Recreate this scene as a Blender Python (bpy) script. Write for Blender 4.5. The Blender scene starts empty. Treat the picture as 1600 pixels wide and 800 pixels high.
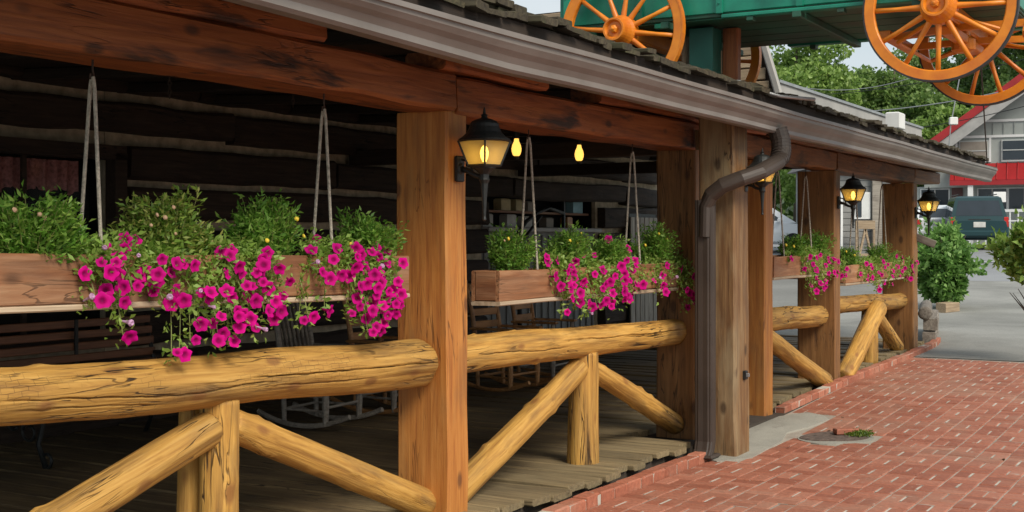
import bpy, bmesh, math, random
import numpy as np
from mathutils import Vector, Matrix, noise

random.seed(7)
rng = np.random.default_rng(7)
S = bpy.context.scene
COL = S.collection
R = math.radians

# ------------------------------------------------------------------ camera, sky, sun, exposure
cam_d = bpy.data.cameras.new('camera')
cam = bpy.data.objects.new('camera', cam_d)
COL.objects.link(cam)
cam.location = (0, 0, 1.68)
cam.rotation_euler = (R(90), 0, 0)
cam_d.sensor_width = 36
cam_d.lens = 45.0
cam_d.shift_y = -26 / 1600
cam_d.clip_end = 3000
S.camera = cam

SUN_EL, SUN_AZ = 42.0, 146.0        # azimuth measured clockwise from +Y (the view direction)
world = bpy.data.worlds.new('World')
S.world = world
world.use_nodes = True
wn, wl = world.node_tree.nodes, world.node_tree.links
bg = wn['Background']
sky = wn.new('ShaderNodeTexSky')
sky.sky_type = 'NISHITA'
sky.sun_disc = False
sky.sun_elevation = R(SUN_EL)
sky.sun_rotation = R(SUN_AZ)
sky.dust_density = 3.0
sky.air_density = 1.2
tc = wn.new('ShaderNodeTexCoord')
mp = wn.new('ShaderNodeMapping'); mp.inputs['Scale'].default_value = (1.6, 1.6, 4.0)
nz = wn.new('ShaderNodeTexNoise'); nz.inputs['Scale'].default_value = 2.2; nz.inputs['Detail'].default_value = 6
rp = wn.new('ShaderNodeValToRGB')
rp.color_ramp.elements[0].position = .3; rp.color_ramp.elements[0].color = (6.2, 7.4, 8.1, 1)
rp.color_ramp.elements[1].position = .7; rp.color_ramp.elements[1].color = (8.2, 8.7, 9.0, 1)
mx = wn.new('ShaderNodeMixRGB'); mx.inputs['Fac'].default_value = .82
wl.new(tc.outputs['Generated'], mp.inputs['Vector']); wl.new(mp.outputs['Vector'], nz.inputs['Vector'])
wl.new(nz.outputs['Fac'], rp.inputs['Fac'])
wl.new(sky.outputs['Color'], mx.inputs['Color1']); wl.new(rp.outputs['Color'], mx.inputs['Color2'])
wl.new(mx.outputs['Color'], bg.inputs['Color'])
bg.inputs['Strength'].default_value = 0.078

sun_d = bpy.data.lights.new('sun', 'SUN')
sun_d.energy = 2.6
sun_d.angle = R(24)
sun_d.color = (1.0, .92, .80)
sun = bpy.data.objects.new('sun', sun_d)
COL.objects.link(sun)
_az, _el = R(SUN_AZ), R(SUN_EL)
sdir = Vector((math.sin(_az) * math.cos(_el), math.cos(_az) * math.cos(_el), math.sin(_el)))
sun.rotation_euler = (-sdir).to_track_quat('-Z', 'Y').to_euler()
sun.location = sdir * 60

S.view_settings.view_transform = 'Standard'
S.view_settings.look = 'None'
S.view_settings.exposure = 0.4
S.view_settings.gamma = 1.0
S.view_settings.use_curve_mapping = False
S.render.engine = 'CYCLES'
try:
    S.cycles.max_bounces = 7
    S.cycles.transparent_max_bounces = 12
    S.cycles.use_denoising = True
except Exception:
    pass

# ------------------------------------------------------------------ frames: s along the porch, t outwards to the street
TH = math.atan2(.8625, .506)
D = Vector((math.cos(TH), math.sin(TH), 0)); N = Vector((math.sin(TH), -math.cos(TH), 0))
O = Vector((-.361, 7.22, 0))
def W(s, t, z=0.0): return O + D * s + N * t + Vector((0, 0, z))
def L(s, t, z=0.0): return Vector((s, -t, z))            # the same point in the cabin's own frame
def inv(X, Y):
    v = Vector((X, Y, 0)) - O
    return v.dot(D), v.dot(N)
def s_at(px, t):                                          # where a sight line crosses a lengthwise plane
    r = (px - 800) / 2000.0
    return ((O.y + N.y * t) * r - O.x - N.x * t) / (D.x - D.y * r)
_S = np.array([-400, 0, 3.2, 4.6, 5.6, 7.6, 11.2, 15.5, 26, 40, 60, 900.])
_Z = np.array([0, 0, 0, .01, .04, .12, .2, .3, .6, 1.4, 1.45, 1.45])
def gz(s):
    return float(np.mean(np.interp(np.linspace(s - .5, s + .5, 7), _S, _Z)))
def gxy(X, Y): return gz(inv(X, Y)[0])

# ------------------------------------------------------------------ mesh helpers
def link(ob, parent=None, M=None):
    COL.objects.link(ob)
    if parent is not None: ob.parent = parent
    if M is not None: ob.matrix_basis = M
    return ob
def tag(o, label=None, cat=None, group=None, kind=None):
    if label: o['label'] = label
    if cat: o['category'] = cat
    if group: o['group'] = group
    if kind: o['kind'] = kind
    return o
def thing(name, label, cat, loc=(0, 0, 0), rotz=0.0, group=None):
    o = bpy.data.objects.new(name, None)
    o.empty_display_size = .1
    COL.objects.link(o)
    o.location = loc; o.rotation_euler = (0, 0, rotz)
    return tag(o, label, cat, group)
def copy_tree(o, parent=None):
    c = o.copy(); COL.objects.link(c); c.parent = parent
    for ch in list(o.children): copy_tree(ch, c)
    return c
def mesh_obj(name, me, mat, parent=None, M=None, smooth=False):
    if mat is not None and not me.materials: me.materials.append(mat)
    if smooth and len(me.polygons): me.polygons.foreach_set('use_smooth', [True] * len(me.polygons))
    return link(bpy.data.objects.new(name, me), parent, M)

class MB:
    def __init__(s): s.v = []; s.f = []
    def add(s, vs, fs):
        o = len(s.v); s.v += [tuple(v) for v in vs]; s.f += [tuple(i + o for i in f) for f in fs]; return s
    def box(s, c, d, M=None, ch=0.0):
        x, y, z = d[0] / 2, d[1] / 2, d[2] / 2
        if ch <= 0:
            vs = [Vector((a * x, b * y, e * z)) for e in (-1, 1) for (a, b) in ((-1, -1), (1, -1), (1, 1), (-1, 1))]
            fs = [(3, 2, 1, 0), (4, 5, 6, 7), (0, 1, 5, 4), (1, 2, 6, 5), (2, 3, 7, 6), (3, 0, 4, 7)]
        else:
            h = min(ch, x * .9, y * .9, z * .9)
            rings = []
            for (zz, k) in ((-z, h), (-z + h, 0), (z - h, 0), (z, h)):
                rings.append([Vector((-x + k, -y + k, zz)), Vector((x - k, -y + k, zz)), Vector((x - k, y - k, zz)), Vector((-x + k, y - k, zz))])
            vs = [v for r in rings for v in r]
            fs = [(3, 2, 1, 0), (12, 13, 14, 15)]
            for r in range(3):
                for i in range(4):
                    j = (i + 1) % 4
                    fs.append((r * 4 + i, r * 4 + j, r * 4 + 4 + j, r * 4 + 4 + i))
        c = Vector(c)
        vs = [(M @ v if M else v) + c for v in vs]
        return s.add(vs, fs)
    def tube(s, pts, rad, n=8, cap=True, sq=None):
        pts = [Vector(p) for p in pts]
        if not hasattr(rad, '__len__'): rad = [rad] * len(pts)
        vs = []; fs = []
        up = Vector((0, 0, 1)); prev = None
        for i, p in enumerate(pts):
            d = (pts[min(i + 1, len(pts) - 1)] - pts[max(i - 1, 0)]).normalized()
            if prev is None:
                a = up if abs(d.z) < .9 else Vector((1, 0, 0))
                u = d.cross(a).normalized()
            else:
                u = (prev - d * prev.dot(d)).normalized()
            prev = u; w = d.cross(u)
            for k in range(n):
                an = 2 * math.pi * k / n + (math.pi / 4 if sq else 0)
                a, b = math.cos(an), math.sin(an)
                if sq: a *= sq[0]; b *= sq[1]
                vs.append(p + (u * a + w * b) * rad[i])
        for i in range(len(pts) - 1):
            for k in range(n):
                j = (k + 1) % n
                fs.append((i * n + k, i * n + j, (i + 1) * n + j, (i + 1) * n + k))
        if cap:
            fs.append(tuple(range(n - 1, -1, -1))); b = (len(pts) - 1) * n; fs.append(tuple(range(b, b + n)))
        return s.add(vs, fs)
    def lathe(s, prof, n=16, c=(0, 0, 0), M=None, phase=0.0):
        vs = []; fs = []; c = Vector(c)
        for (r, z) in prof:
            for k in range(n):
                a = 2 * math.pi * k / n + phase
                v = Vector((r * math.cos(a), r * math.sin(a), z))
                vs.append((M @ v if M else v) + c)
        for i in range(len(prof) - 1):
            for k in range(n):
                j = (k + 1) % n
                fs.append((i * n + k, i * n + j, (i + 1) * n + j, (i + 1) * n + k))
        fs.append(tuple(range(n - 1, -1, -1))); b = (len(prof) - 1) * n; fs.append(tuple(range(b, b + n)))
        return s.add(vs, fs)
    def prism(s, poly, a, b, axis=1):
        """extrude a polygon of (u,v) from a to b along an axis"""
        def mk(u, v, w): return {0: (w, u, v), 1: (u, w, v), 2: (u, v, w)}[axis]
        n = len(poly)
        vs = [mk(u, v, a) for u, v in poly] + [mk(u, v, b) for u, v in poly]
        fs = [tuple(range(n)), tuple(range(2 * n - 1, n - 1, -1))]
        for i in range(n):
            j = (i + 1) % n
            fs.append((i, i + n, j + n, j))
        return s.add(vs, fs)
    def mesh(s, name='mesh'):
        me = bpy.data.meshes.new(name); me.from_pydata(s.v, [], s.f); me.validate()
        bm = bmesh.new(); bm.from_mesh(me); bmesh.ops.recalc_face_normals(bm, faces=bm.faces); bm.to_mesh(me); bm.free()
        return me
    def build(s, name, mat, parent=None, M=None, smooth=False):
        return mesh_obj(name, s.mesh(name), mat, parent, M, smooth)

def quads_mesh(name, V):
    """V: (n,4,3) array of loose quads"""
    n = len(V); me = bpy.data.meshes.new(name)
    me.vertices.add(n * 4); me.vertices.foreach_set('co', V.reshape(-1).astype(np.float32))
    me.loops.add(n * 4); me.loops.foreach_set('vertex_index', np.arange(n * 4, dtype=np.int32))
    me.polygons.add(n); me.polygons.foreach_set('loop_start', np.arange(0, n * 4, 4, dtype=np.int32))
    me.polygons.foreach_set('loop_total', np.full(n, 4, dtype=np.int32))
    me.update(); me.validate()
    return me
def unit(a): return a / np.maximum(np.linalg.norm(a, axis=1, keepdims=True), 1e-9)
def leaves(C, Dr, ln, wd, fold=.25):
    n = len(C); ln = np.broadcast_to(ln, (n,))[:, None]; wd = np.broadcast_to(wd, (n,))[:, None]
    Dr = unit(Dr); q = rng.normal(size=(n, 3)); Sd = unit(np.cross(Dr, q)); Up = np.cross(Sd, Dr)
    V = np.zeros((n, 4, 3))
    V[:, 0] = C; V[:, 2] = C + Dr * ln - Up * ln * .12
    m = C + Dr * ln * .45 + Up * wd * fold
    V[:, 1] = m + Sd * wd * .5; V[:, 3] = m - Sd * wd * .5
    return V

def frame(A, B, up=Vector((0, 0, 1))):
    """matrix whose X axis runs from A to B, origin at A"""
    A, B = Vector(A), Vector(B)
    x = (B - A).normalized()
    if abs(x.dot(up)) > .98: up = Vector((0, 1, 0))
    y = up.cross(x).normalized(); z = x.cross(y)
    M = Matrix((x, y, z)).transposed().to_4x4(); M.translation = A
    return M

def timber_mesh(Ln, w, h, seed=0, seg=None, rough=.006, ch=.012, taper=0.0):
    """a sawn or hewn timber along +X from 0 to Ln, section w (Y) by h (Z), centred on the axis"""
    seg = seg or max(2, min(40, int(Ln / .15)))
    mb = MB(); sec = []
    x, y = w / 2, h / 2; c = min(ch, x * .5, y * .5)
    sec = [(-x + c, -y), (0, -y), (x - c, -y), (x, -y + c), (x, 0), (x, y - c), (x - c, y), (0, y), (-x + c, y), (-x, y - c), (-x, 0), (-x, -y + c)]
    vs = []; n = len(sec); off = Vector((seed * 3.7, seed * 1.3, seed * 7.1))
    ends = [(0, .985), (c * .6 / Ln, 1.0)] + [(i / seg, 1.0) for i in range(1, seg)] + [(1 - c * .6 / Ln, 1.0), (1, .985)]
    for (f, sc) in ends:
        k = sc * (1 - taper * f)
        for (a, b) in sec:
            p = Vector((f * Ln, a * k, b * k))
            q = noise.noise_vector(Vector((p.x * 2.2, p.y * 5, p.z * 5)) + off) * rough
            q2 = noise.noise_vector(Vector((p.x * .5, 0, 0)) + off) * rough * 1.5
            vs.append((p.x + q.x * .3, p.y + q.y + q2.y, p.z + q.z + q2.z))
    fs = [tuple(range(n - 1, -1, -1))]
    m = len(ends)
    for i in range(m - 1):
        for k in range(n):
            j = (k + 1) % n
            fs.append((i * n + k, i * n + j, (i + 1) * n + j, (i + 1) * n + k))
    fs.append(tuple(range((m - 1) * n, m * n)))
    me = bpy.data.meshes.new('timber'); me.from_pydata(vs, [], fs); me.update()
    return me
def timber(name, A, B, w, h, mat, parent, seed=0, rough=.006, ch=.012, up=Vector((0, 0, 1)), taper=0.0, seg=None):
    A, B = Vector(A), Vector(B)
    return mesh_obj(name, timber_mesh((B - A).length, w, h, seed, seg, rough, ch, taper), mat, parent, frame(A, B, up))

def log_mesh(Ln, r0, r1, seed=0, nA=40, nX=None, knots=5, crack=None, rough=.045, round0=.3, round1=.3):
    """a peeled log along +X; cracks are real grooves: (angle, x0, x1, depth)"""
    rs = random.Random(seed); nX = nX or max(16, int(Ln / .045))
    kn = [(rs.uniform(.08, .92) * Ln, rs.uniform(0, 2 * math.pi), rs.uniform(.018, .042), rs.uniform(.004, .015)) for _ in range(knots)]
    fr = [0, .004, .012, .03] + [.03 + (i / nX) * .94 for i in range(1, nX)] + [.97, .988, .996, 1]
    off = seed * 5.3
    vs = []
    for f in fr:
        xx = f * Ln; r = r0 + (r1 - r0) * f
        e0 = min(1, xx / (r * max(round0, .01))); e1 = min(1, (Ln - xx) / (r * max(round1, .01)))
        e = min(e0, e1); er = .55 + .45 * math.sqrt(max(0, 1 - (1 - e) ** 2))
        bx = noise.noise(Vector((xx * .9, off, 0))) * r * .14; by = noise.noise(Vector((xx * .9, off, 9))) * r * .14
        for k in range(nA):
            a = 2 * math.pi * k / nA
            ca, sa = math.cos(a), math.sin(a)
            rr = r * (1 + rough * 1.5 * noise.noise(Vector((xx * 1.4, ca * 1.2 + off, sa * 1.2))) + rough * .5 * noise.noise(Vector((xx * 5, ca * 4 + off, sa * 4))))
            for (kx, ka, kr, kh) in kn:
                da = (a - ka + math.pi) % (2 * math.pi) - math.pi
                d2 = ((xx - kx) ** 2 + (da * r) ** 2) / (kr * kr)
                if d2 < 6: rr += kh * math.exp(-d2)
            if crack:
                for (c0, x0, x1, dp) in crack:
                    if x0 < xx < x1:
                        cw = c0 + .20 * noise.noise(Vector((xx * 1.6, off, c0))) + .05 * noise.noise(Vector((xx * 9, off, 3)))
                        da = abs((a - cw + math.pi) % (2 * math.pi) - math.pi)
                        wdt = 2 * math.pi / nA * .75
                        if da < wdt:
                            fade = min(1, (xx - x0) / .25, (x1 - xx) / .25)
                            rr -= dp * fade * (1 - da / wdt)
            vs.append((xx, bx + ca * rr * er, by + sa * rr * er))
    fs = [tuple(range(nA - 1, -1, -1))]
    m = len(fr)
    for i in range(m - 1):
        for k in range(nA):
            j = (k + 1) % nA
            fs.append((i * nA + k, i * nA + j, (i + 1) * nA + j, (i + 1) * nA + k))
    fs.append(tuple(range((m - 1) * nA, m * nA)))
    me = bpy.data.meshes.new('log'); me.from_pydata(vs, [], fs); me.update()
    return me
def log(name, A, B, r0, r1, mat, parent, seed, **k):
    A, B = Vector(A), Vector(B)
    return mesh_obj(name, log_mesh((B - A).length, r0, r1, seed, **k), mat, parent, frame(A, B), True)

# ------------------------------------------------------------------ materials
MAT = {}
def nodes(name):
    m = bpy.data.materials.new(name); m.use_nodes = True
    MAT[name] = m
    return m, m.node_tree.nodes, m.node_tree.links, m.node_tree.nodes['Principled BSDF']
def rgb(c): return (c[0], c[1], c[2], 1)
def ramp(nd, stops):
    r = nd.new('ShaderNodeValToRGB'); e = r.color_ramp.elements
    while len(e) < len(stops): e.new(.5)
    for i, (p, c) in enumerate(stops):
        e[i].position = p; e[i].color = rgb(c) if hasattr(c, '__len__') else (c, c, c, 1)
    return r
def coords(nd, lk, scale, rand=True):
    t = nd.new('ShaderNodeTexCoord'); m = nd.new('ShaderNodeMapping'); m.inputs['Scale'].default_value = scale
    if rand:
        oi = nd.new('ShaderNodeObjectInfo'); ml = nd.new('ShaderNodeMath'); ml.operation = 'MULTIPLY'; ml.inputs[1].default_value = 37.0
        lk.new(oi.outputs['Random'], ml.inputs[0])
        ad = nd.new('ShaderNodeVectorMath'); ad.operation = 'ADD'
        lk.new(t.outputs['Object'], ad.inputs[0]); lk.new(ml.outputs[0], ad.inputs[1]); lk.new(ad.outputs[0], m.inputs['Vector'])
    else: lk.new(t.outputs['Object'], m.inputs['Vector'])
    return m.outputs['Vector']
def noise_n(nd, lk, vec, sc, det=5, rough=.55, dist=0):
    n = nd.new('ShaderNodeTexNoise'); n.inputs['Scale'].default_value = sc; n.inputs['Detail'].default_value = det
    n.inputs['Roughness'].default_value = rough; n.inputs['Distortion'].default_value = dist
    lk.new(vec, n.inputs['Vector']); return n.outputs['Fac']
def mixc(nd, lk, f, a, b, mode='MIX'):
    m = nd.new('ShaderNodeMixRGB'); m.blend_type = mode
    for k, v in (('Fac', f), ('Color1', a), ('Color2', b)):
        if hasattr(v, 'is_linked') or hasattr(v, 'links'): lk.new(v, m.inputs[k])
        elif k == 'Fac': m.inputs[k].default_value = v
        else: m.inputs[k].default_value = rgb(v)
    return m.outputs['Color']

def wood(name, dark, mid, light, knot=None, stain=(.05, .03, .02), stain_amt=.5, rough=.62, bump=.35, grain=1.0, checks=0.0, crossheck=0.0, grey=None, grey_amt=0.0, st=(.52, .72), stsc=(1.2, 3.2, 3.2), lit_end=None):
    m, nd, lk, bs = nodes(name)
    v1 = coords(nd, lk, (1.1 * grain, 20 * grain, 20 * grain))
    g = noise_n(nd, lk, v1, 1.6, 8, .62, .6)
    c = ramp(nd, [(.30, dark), (.5, mid), (.72, light)]); lk.new(g, c.inputs['Fac']); col = c.outputs['Color']
    v2 = coords(nd, lk, stsc)
    b = noise_n(nd, lk, v2, 1.5, 4, .6, .4)
    br = ramp(nd, [(st[0], 0.0), (st[1], 1.0)]); lk.new(b, br.inputs['Fac'])
    ml = nd.new('ShaderNodeMath'); ml.operation = 'MULTIPLY'; ml.inputs[1].default_value = stain_amt
    lk.new(br.outputs['Color'], ml.inputs[0])
    col = mixc(nd, lk, ml.outputs[0], col, stain)
    if grey:
        b2 = noise_n(nd, lk, coords(nd, lk, (.8, 5, 5)), 1.3, 5, .6, .2)
        gr = ramp(nd, [(.45, 0.0), (.65, 1.0)]); lk.new(b2, gr.inputs['Fac'])
        gm = nd.new('ShaderNodeMath'); gm.operation = 'MULTIPLY'; gm.inputs[1].default_value = grey_amt
        lk.new(gr.outputs['Color'], gm.inputs[0]); col = mixc(nd, lk, gm.outputs[0], col, grey)
    height = g
    if knot:
        vo = nd.new('ShaderNodeTexVoronoi'); vo.inputs['Scale'].default_value = 1.0
        lk.new(coords(nd, lk, (2.6, 5.0, 5.0)), vo.inputs['Vector'])
        kr = ramp(nd, [(.09, 1.0), (.17, 0.0)]); lk.new(vo.outputs['Distance'], kr.inputs['Fac'])
        km = nd.new('ShaderNodeMath'); km.operation = 'MULTIPLY'; km.inputs[1].default_value = .8
        lk.new(kr.outputs['Color'], km.inputs[0]); col = mixc(nd, lk, km.outputs[0], col, knot)
    if checks > 0:
        ck = noise_n(nd, lk, coords(nd, lk, (.9, 11, 11)), 1.5, 3, .5, .7)
        a = nd.new('ShaderNodeMath'); a.operation = 'SUBTRACT'; a.inputs[1].default_value = .5; lk.new(ck, a.inputs[0])
        ab = nd.new('ShaderNodeMath'); ab.operation = 'ABSOLUTE'; lk.new(a.outputs[0], ab.inputs[0])
        cr = ramp(nd, [(.006, 1.0), (.017, 0.0)]); lk.new(ab.outputs[0], cr.inputs['Fac'])
        msk = noise_n(nd, lk, coords(nd, lk, (1.3, 2, 2)), 1.2, 2)
        mr = ramp(nd, [(.48, 0.0), (.6, 1.0)]); lk.new(msk, mr.inputs['Fac'])
        mm = nd.new('ShaderNodeMath'); mm.operation = 'MULTIPLY'; lk.new(cr.outputs['Color'], mm.inputs[0]); lk.new(mr.outputs['Color'], mm.inputs[1])
        m3 = nd.new('ShaderNodeMath'); m3.operation = 'MULTIPLY'; m3.inputs[1].default_value = checks; lk.new(mm.outputs[0], m3.inputs[0])
        col = mixc(nd, lk, m3.outputs[0], col, tuple(x * .12 for x in dark))
        hs = nd.new('ShaderNodeMath'); hs.operation = 'SUBTRACT'; lk.new(height, hs.inputs[0]); lk.new(m3.outputs[0], hs.inputs[1]); height = hs.outputs[0]
    if crossheck > 0:
        tco = nd.new('ShaderNodeTexCoord'); sp = nd.new('ShaderNodeSeparateXYZ'); lk.new(tco.outputs['Object'], sp.inputs[0])
        cb = nd.new('ShaderNodeCombineXYZ'); lk.new(sp.outputs['X'], cb.inputs['X']); lk.new(sp.outputs['Z'], cb.inputs['Y'])
        dn = nd.new('ShaderNodeTexNoise'); dn.inputs['Scale'].default_value = 7.0; dn.inputs['Detail'].default_value = 3; lk.new(tco.outputs['Object'], dn.inputs['Vector'])
        dm = nd.new('ShaderNodeVectorMath'); dm.operation = 'SCALE'; dm.inputs['Scale'].default_value = .045; lk.new(dn.outputs['Color'], dm.inputs[0])
        da = nd.new('ShaderNodeVectorMath'); da.operation = 'ADD'; lk.new(cb.outputs[0], da.inputs[0]); lk.new(dm.outputs[0], da.inputs[1])
        bt = nd.new('ShaderNodeTexBrick'); lk.new(da.outputs[0], bt.inputs['Vector'])
        bt.inputs['Scale'].default_value = 1.0; bt.inputs['Mortar Size'].default_value = .0016; bt.inputs['Mortar Smooth'].default_value = .3; bt.inputs['Brick Width'].default_value = .062; bt.inputs['Row Height'].default_value = .023
        bt.inputs['Color1'].default_value = (0, 0, 0, 1); bt.inputs['Color2'].default_value = (0, 0, 0, 1); bt.inputs['Mortar'].default_value = (1, 1, 1, 1)
        cr = ramp(nd, [(.2, 0.0), (.8, 1.0)]); lk.new(bt.outputs['Color'], cr.inputs['Fac'])
        msk = noise_n(nd, lk, coords(nd, lk, (1.6, 3.5, 3.5)), 1.3, 3)
        mr = ramp(nd, [(.52, 0.0), (.66, 1.0)]); lk.new(msk, mr.inputs['Fac'])
        mm = nd.new('ShaderNodeMath'); mm.operation = 'MULTIPLY'; lk.new(cr.outputs['Color'], mm.inputs[0]); lk.new(mr.outputs['Color'], mm.inputs[1])
        m3 = nd.new('ShaderNodeMath'); m3.operation = 'MULTIPLY'; m3.inputs[1].default_value = crossheck; lk.new(mm.outputs[0], m3.inputs[0])
        col = mixc(nd, lk, m3.outputs[0], col, tuple(x * .2 for x in dark))
    if lit_end:  # daylight on the outer plank ends, painted in as a paler tone
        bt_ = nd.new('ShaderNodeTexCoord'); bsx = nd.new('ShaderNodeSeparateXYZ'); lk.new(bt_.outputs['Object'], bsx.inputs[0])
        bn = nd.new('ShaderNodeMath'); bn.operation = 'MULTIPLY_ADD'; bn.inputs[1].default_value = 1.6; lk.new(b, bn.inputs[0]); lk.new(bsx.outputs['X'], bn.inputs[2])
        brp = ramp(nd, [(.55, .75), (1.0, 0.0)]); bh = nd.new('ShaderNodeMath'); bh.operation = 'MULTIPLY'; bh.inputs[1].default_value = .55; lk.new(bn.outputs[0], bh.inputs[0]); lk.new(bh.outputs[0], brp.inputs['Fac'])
        bc = ramp(nd, [(.3, tuple(x * .45 for x in lit_end)), (.7, lit_end)]); lk.new(g, bc.inputs['Fac'])
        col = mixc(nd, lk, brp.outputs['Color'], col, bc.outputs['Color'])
    oi = nd.new('ShaderNodeObjectInfo')
    hv = nd.new('ShaderNodeHueSaturation'); mr2 = nd.new('ShaderNodeMapRange'); mr2.inputs['To Min'].default_value = .82; mr2.inputs['To Max'].default_value = 1.15
    lk.new(oi.outputs['Random'], mr2.inputs['Value']); lk.new(mr2.outputs[0], hv.inputs['Value']); lk.new(col, hv.inputs['Color'])
    lk.new(hv.outputs['Color'], bs.inputs['Base Color'])
    bs.inputs['Roughness'].default_value = rough
    bp = nd.new('ShaderNodeBump'); bp.inputs['Strength'].default_value = bump; bp.inputs['Distance'].default_value = .01
    lk.new(height, bp.inputs['Height']); lk.new(bp.outputs[0], bs.inputs['Normal'])
    return m
def plain(name, c, rough=.6, metal=0.0, var=.12, sc=6.0, bump=.1, c2=None, spec=.5, coat=0.0):
    m, nd, lk, bs = nodes(name)
    n = noise_n(nd, lk, coords(nd, lk, (sc, sc, sc)), 1.0, 6, .6)
    c2 = c2 or tuple(x * (1 - var * 2.2) for x in c)
    r = ramp(nd, [(.3, c2), (.65, c)]); lk.new(n, r.inputs['Fac']); lk.new(r.outputs['Color'], bs.inputs['Base Color'])
    bs.inputs['Roughness'].default_value = rough; bs.inputs['Metallic'].default_value = metal
    bs.inputs['Specular IOR Level'].default_value = spec
    if coat: bs.inputs['Coat Weight'].default_value = coat; bs.inputs['Coat Roughness'].default_value = .08
    if bump:
        bp = nd.new('ShaderNodeBump'); bp.inputs['Strength'].default_value = bump; bp.inputs['Distance'].default_value = .02
        lk.new(n, bp.inputs['Height']); lk.new(bp.outputs[0], bs.inputs['Normal'])
    return m
def foliage(name, c1, c2, c3, rough=.5, trans=.35):
    m, nd, lk, bs = nodes(name)
    g = nd.new('ShaderNodeNewGeometry')
    r = ramp(nd, [(0, c1), (.5, c2), (1, c3)]); lk.new(g.outputs['Random Per Island'], r.inputs['Fac'])
    lk.new(r.outputs['Color'], bs.inputs['Base Color']); bs.inputs['Roughness'].default_value = rough
    tr = nd.new('ShaderNodeBsdfTranslucent'); lk.new(r.outputs['Color'], tr.inputs['Color'])
    mx = nd.new('ShaderNodeMixShader'); mx.inputs[0].default_value = trans
    lk.new(bs.outputs[0], mx.inputs[1]); lk.new(tr.outputs[0], mx.inputs[2]); lk.new(mx.outputs[0], nd['Material Output'].inputs['Surface'])
    return m
def emis(name, c, st):
    m, nd, lk, bs = nodes(name)
    bs.inputs['Base Color'].default_value = rgb(c); bs.inputs['Emission Color'].default_value = rgb(c); bs.inputs['Emission Strength'].default_value = st
    return m

GOLD = wood('golden_log', (.26, .115, .02), (.49, .26, .052), (.64, .375, .095), knot=(.24, .10, .025), stain=(.13, .075, .03), stain_amt=.8, st=(.48, .76), stsc=(1.0, 7, 7), rough=.66, bump=.8, checks=.95, crossheck=.0)
GOLDX = wood('golden_checked_log', (.26, .115, .02), (.49, .26, .052), (.64, .375, .095), knot=(.24, .10, .025), stain=(.13, .075, .03), stain_amt=.8, st=(.48, .76), stsc=(1.0, 7, 7), rough=.66, bump=.8, checks=1.0, crossheck=.6)
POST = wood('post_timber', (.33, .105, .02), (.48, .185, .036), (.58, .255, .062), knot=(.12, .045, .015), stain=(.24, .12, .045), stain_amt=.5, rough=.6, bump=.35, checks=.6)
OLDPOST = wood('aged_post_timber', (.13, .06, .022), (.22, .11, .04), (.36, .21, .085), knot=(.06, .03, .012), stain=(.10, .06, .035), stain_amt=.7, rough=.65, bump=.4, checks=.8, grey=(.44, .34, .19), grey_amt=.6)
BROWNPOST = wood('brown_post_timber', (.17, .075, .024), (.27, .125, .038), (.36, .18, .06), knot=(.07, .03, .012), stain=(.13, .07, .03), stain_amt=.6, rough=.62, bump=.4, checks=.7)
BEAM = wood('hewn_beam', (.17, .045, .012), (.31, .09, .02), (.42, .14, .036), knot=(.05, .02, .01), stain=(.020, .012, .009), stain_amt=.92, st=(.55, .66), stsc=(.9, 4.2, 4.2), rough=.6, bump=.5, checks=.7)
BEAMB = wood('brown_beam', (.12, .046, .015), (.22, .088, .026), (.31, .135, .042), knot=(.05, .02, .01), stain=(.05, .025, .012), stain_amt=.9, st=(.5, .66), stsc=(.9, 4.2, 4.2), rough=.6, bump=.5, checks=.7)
DECK = wood('weathered_plank', (.062, .040, .018), (.118, .08, .036), (.205, .148, .07), knot=(.07, .05, .03), stain=(.07, .05, .032), stain_amt=.6, rough=.75, bump=.6, checks=.9, lit_end=(.36, .275, .145))  # outer ends coloured paler to stand for light at the deck edge
PALEWOOD = wood('pale_cedar', (.34, .25, .16), (.48, .37, .25), (.58, .47, .34), stain=(.30, .17, .09), stain_amt=.4)
BOX = wood('planter_cedar', (.17, .068, .025), (.30, .125, .05), (.43, .225, .11), knot=(.10, .045, .02), stain=(.15, .055, .024), stain_amt=.75, grey=(.38, .25, .15), grey_amt=.4, rough=.65, bump=.5, checks=.6)
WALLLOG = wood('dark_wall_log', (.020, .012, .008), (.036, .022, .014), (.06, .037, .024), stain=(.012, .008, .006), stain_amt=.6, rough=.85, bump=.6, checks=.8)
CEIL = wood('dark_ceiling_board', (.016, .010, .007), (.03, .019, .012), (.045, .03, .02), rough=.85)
CHAIRW = wood('rocker_wood', (.32, .145, .05), (.45, .22, .08), (.55, .30, .12), rough=.5, bump=.1)
CHAIRG = wood('grey_rocker_wood', (.19, .165, .135), (.30, .265, .22), (.42, .37, .30), rough=.6, bump=.1)
BENCHW = wood('bench_slat_wood', (.10, .04, .018), (.17, .07, .032), (.25, .105, .05), rough=.5, bump=.15)
SHAKE = wood('mossy_shake', (.028, .021, .013), (.058, .046, .027), (.10, .082, .047), stain=(.055, .062, .02), stain_amt=.7, rough=.9, bump=.8, grain=.8)
SIDING = wood('tan_siding', (.22, .15, .09), (.33, .24, .15), (.42, .32, .21), stain=(.16, .12, .08), stain_amt=.5, rough=.75, bump=.3)
GREYW = wood('grey_landscape_timber', (.12, .10, .08), (.21, .18, .15), (.30, .27, .22), rough=.85, bump=.5, checks=.8)
CHINK = plain('chinking', (.56, .46, .32), .9, var=.22, sc=9, bump=.5)
GUTTER = plain('gutter_metal', (.215, .19, .17), .45, var=.10, sc=2.5, bump=.03, c2=(.16, .14, .122))
SPOUT = plain('downspout_metal', (.058, .043, .034), .5, var=.12, sc=4, bump=.03)
IRON = plain('black_iron', (.016, .018, .018), .5, metal=.3, sc=20, bump=.15, c2=(.03, .032, .03))
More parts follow.
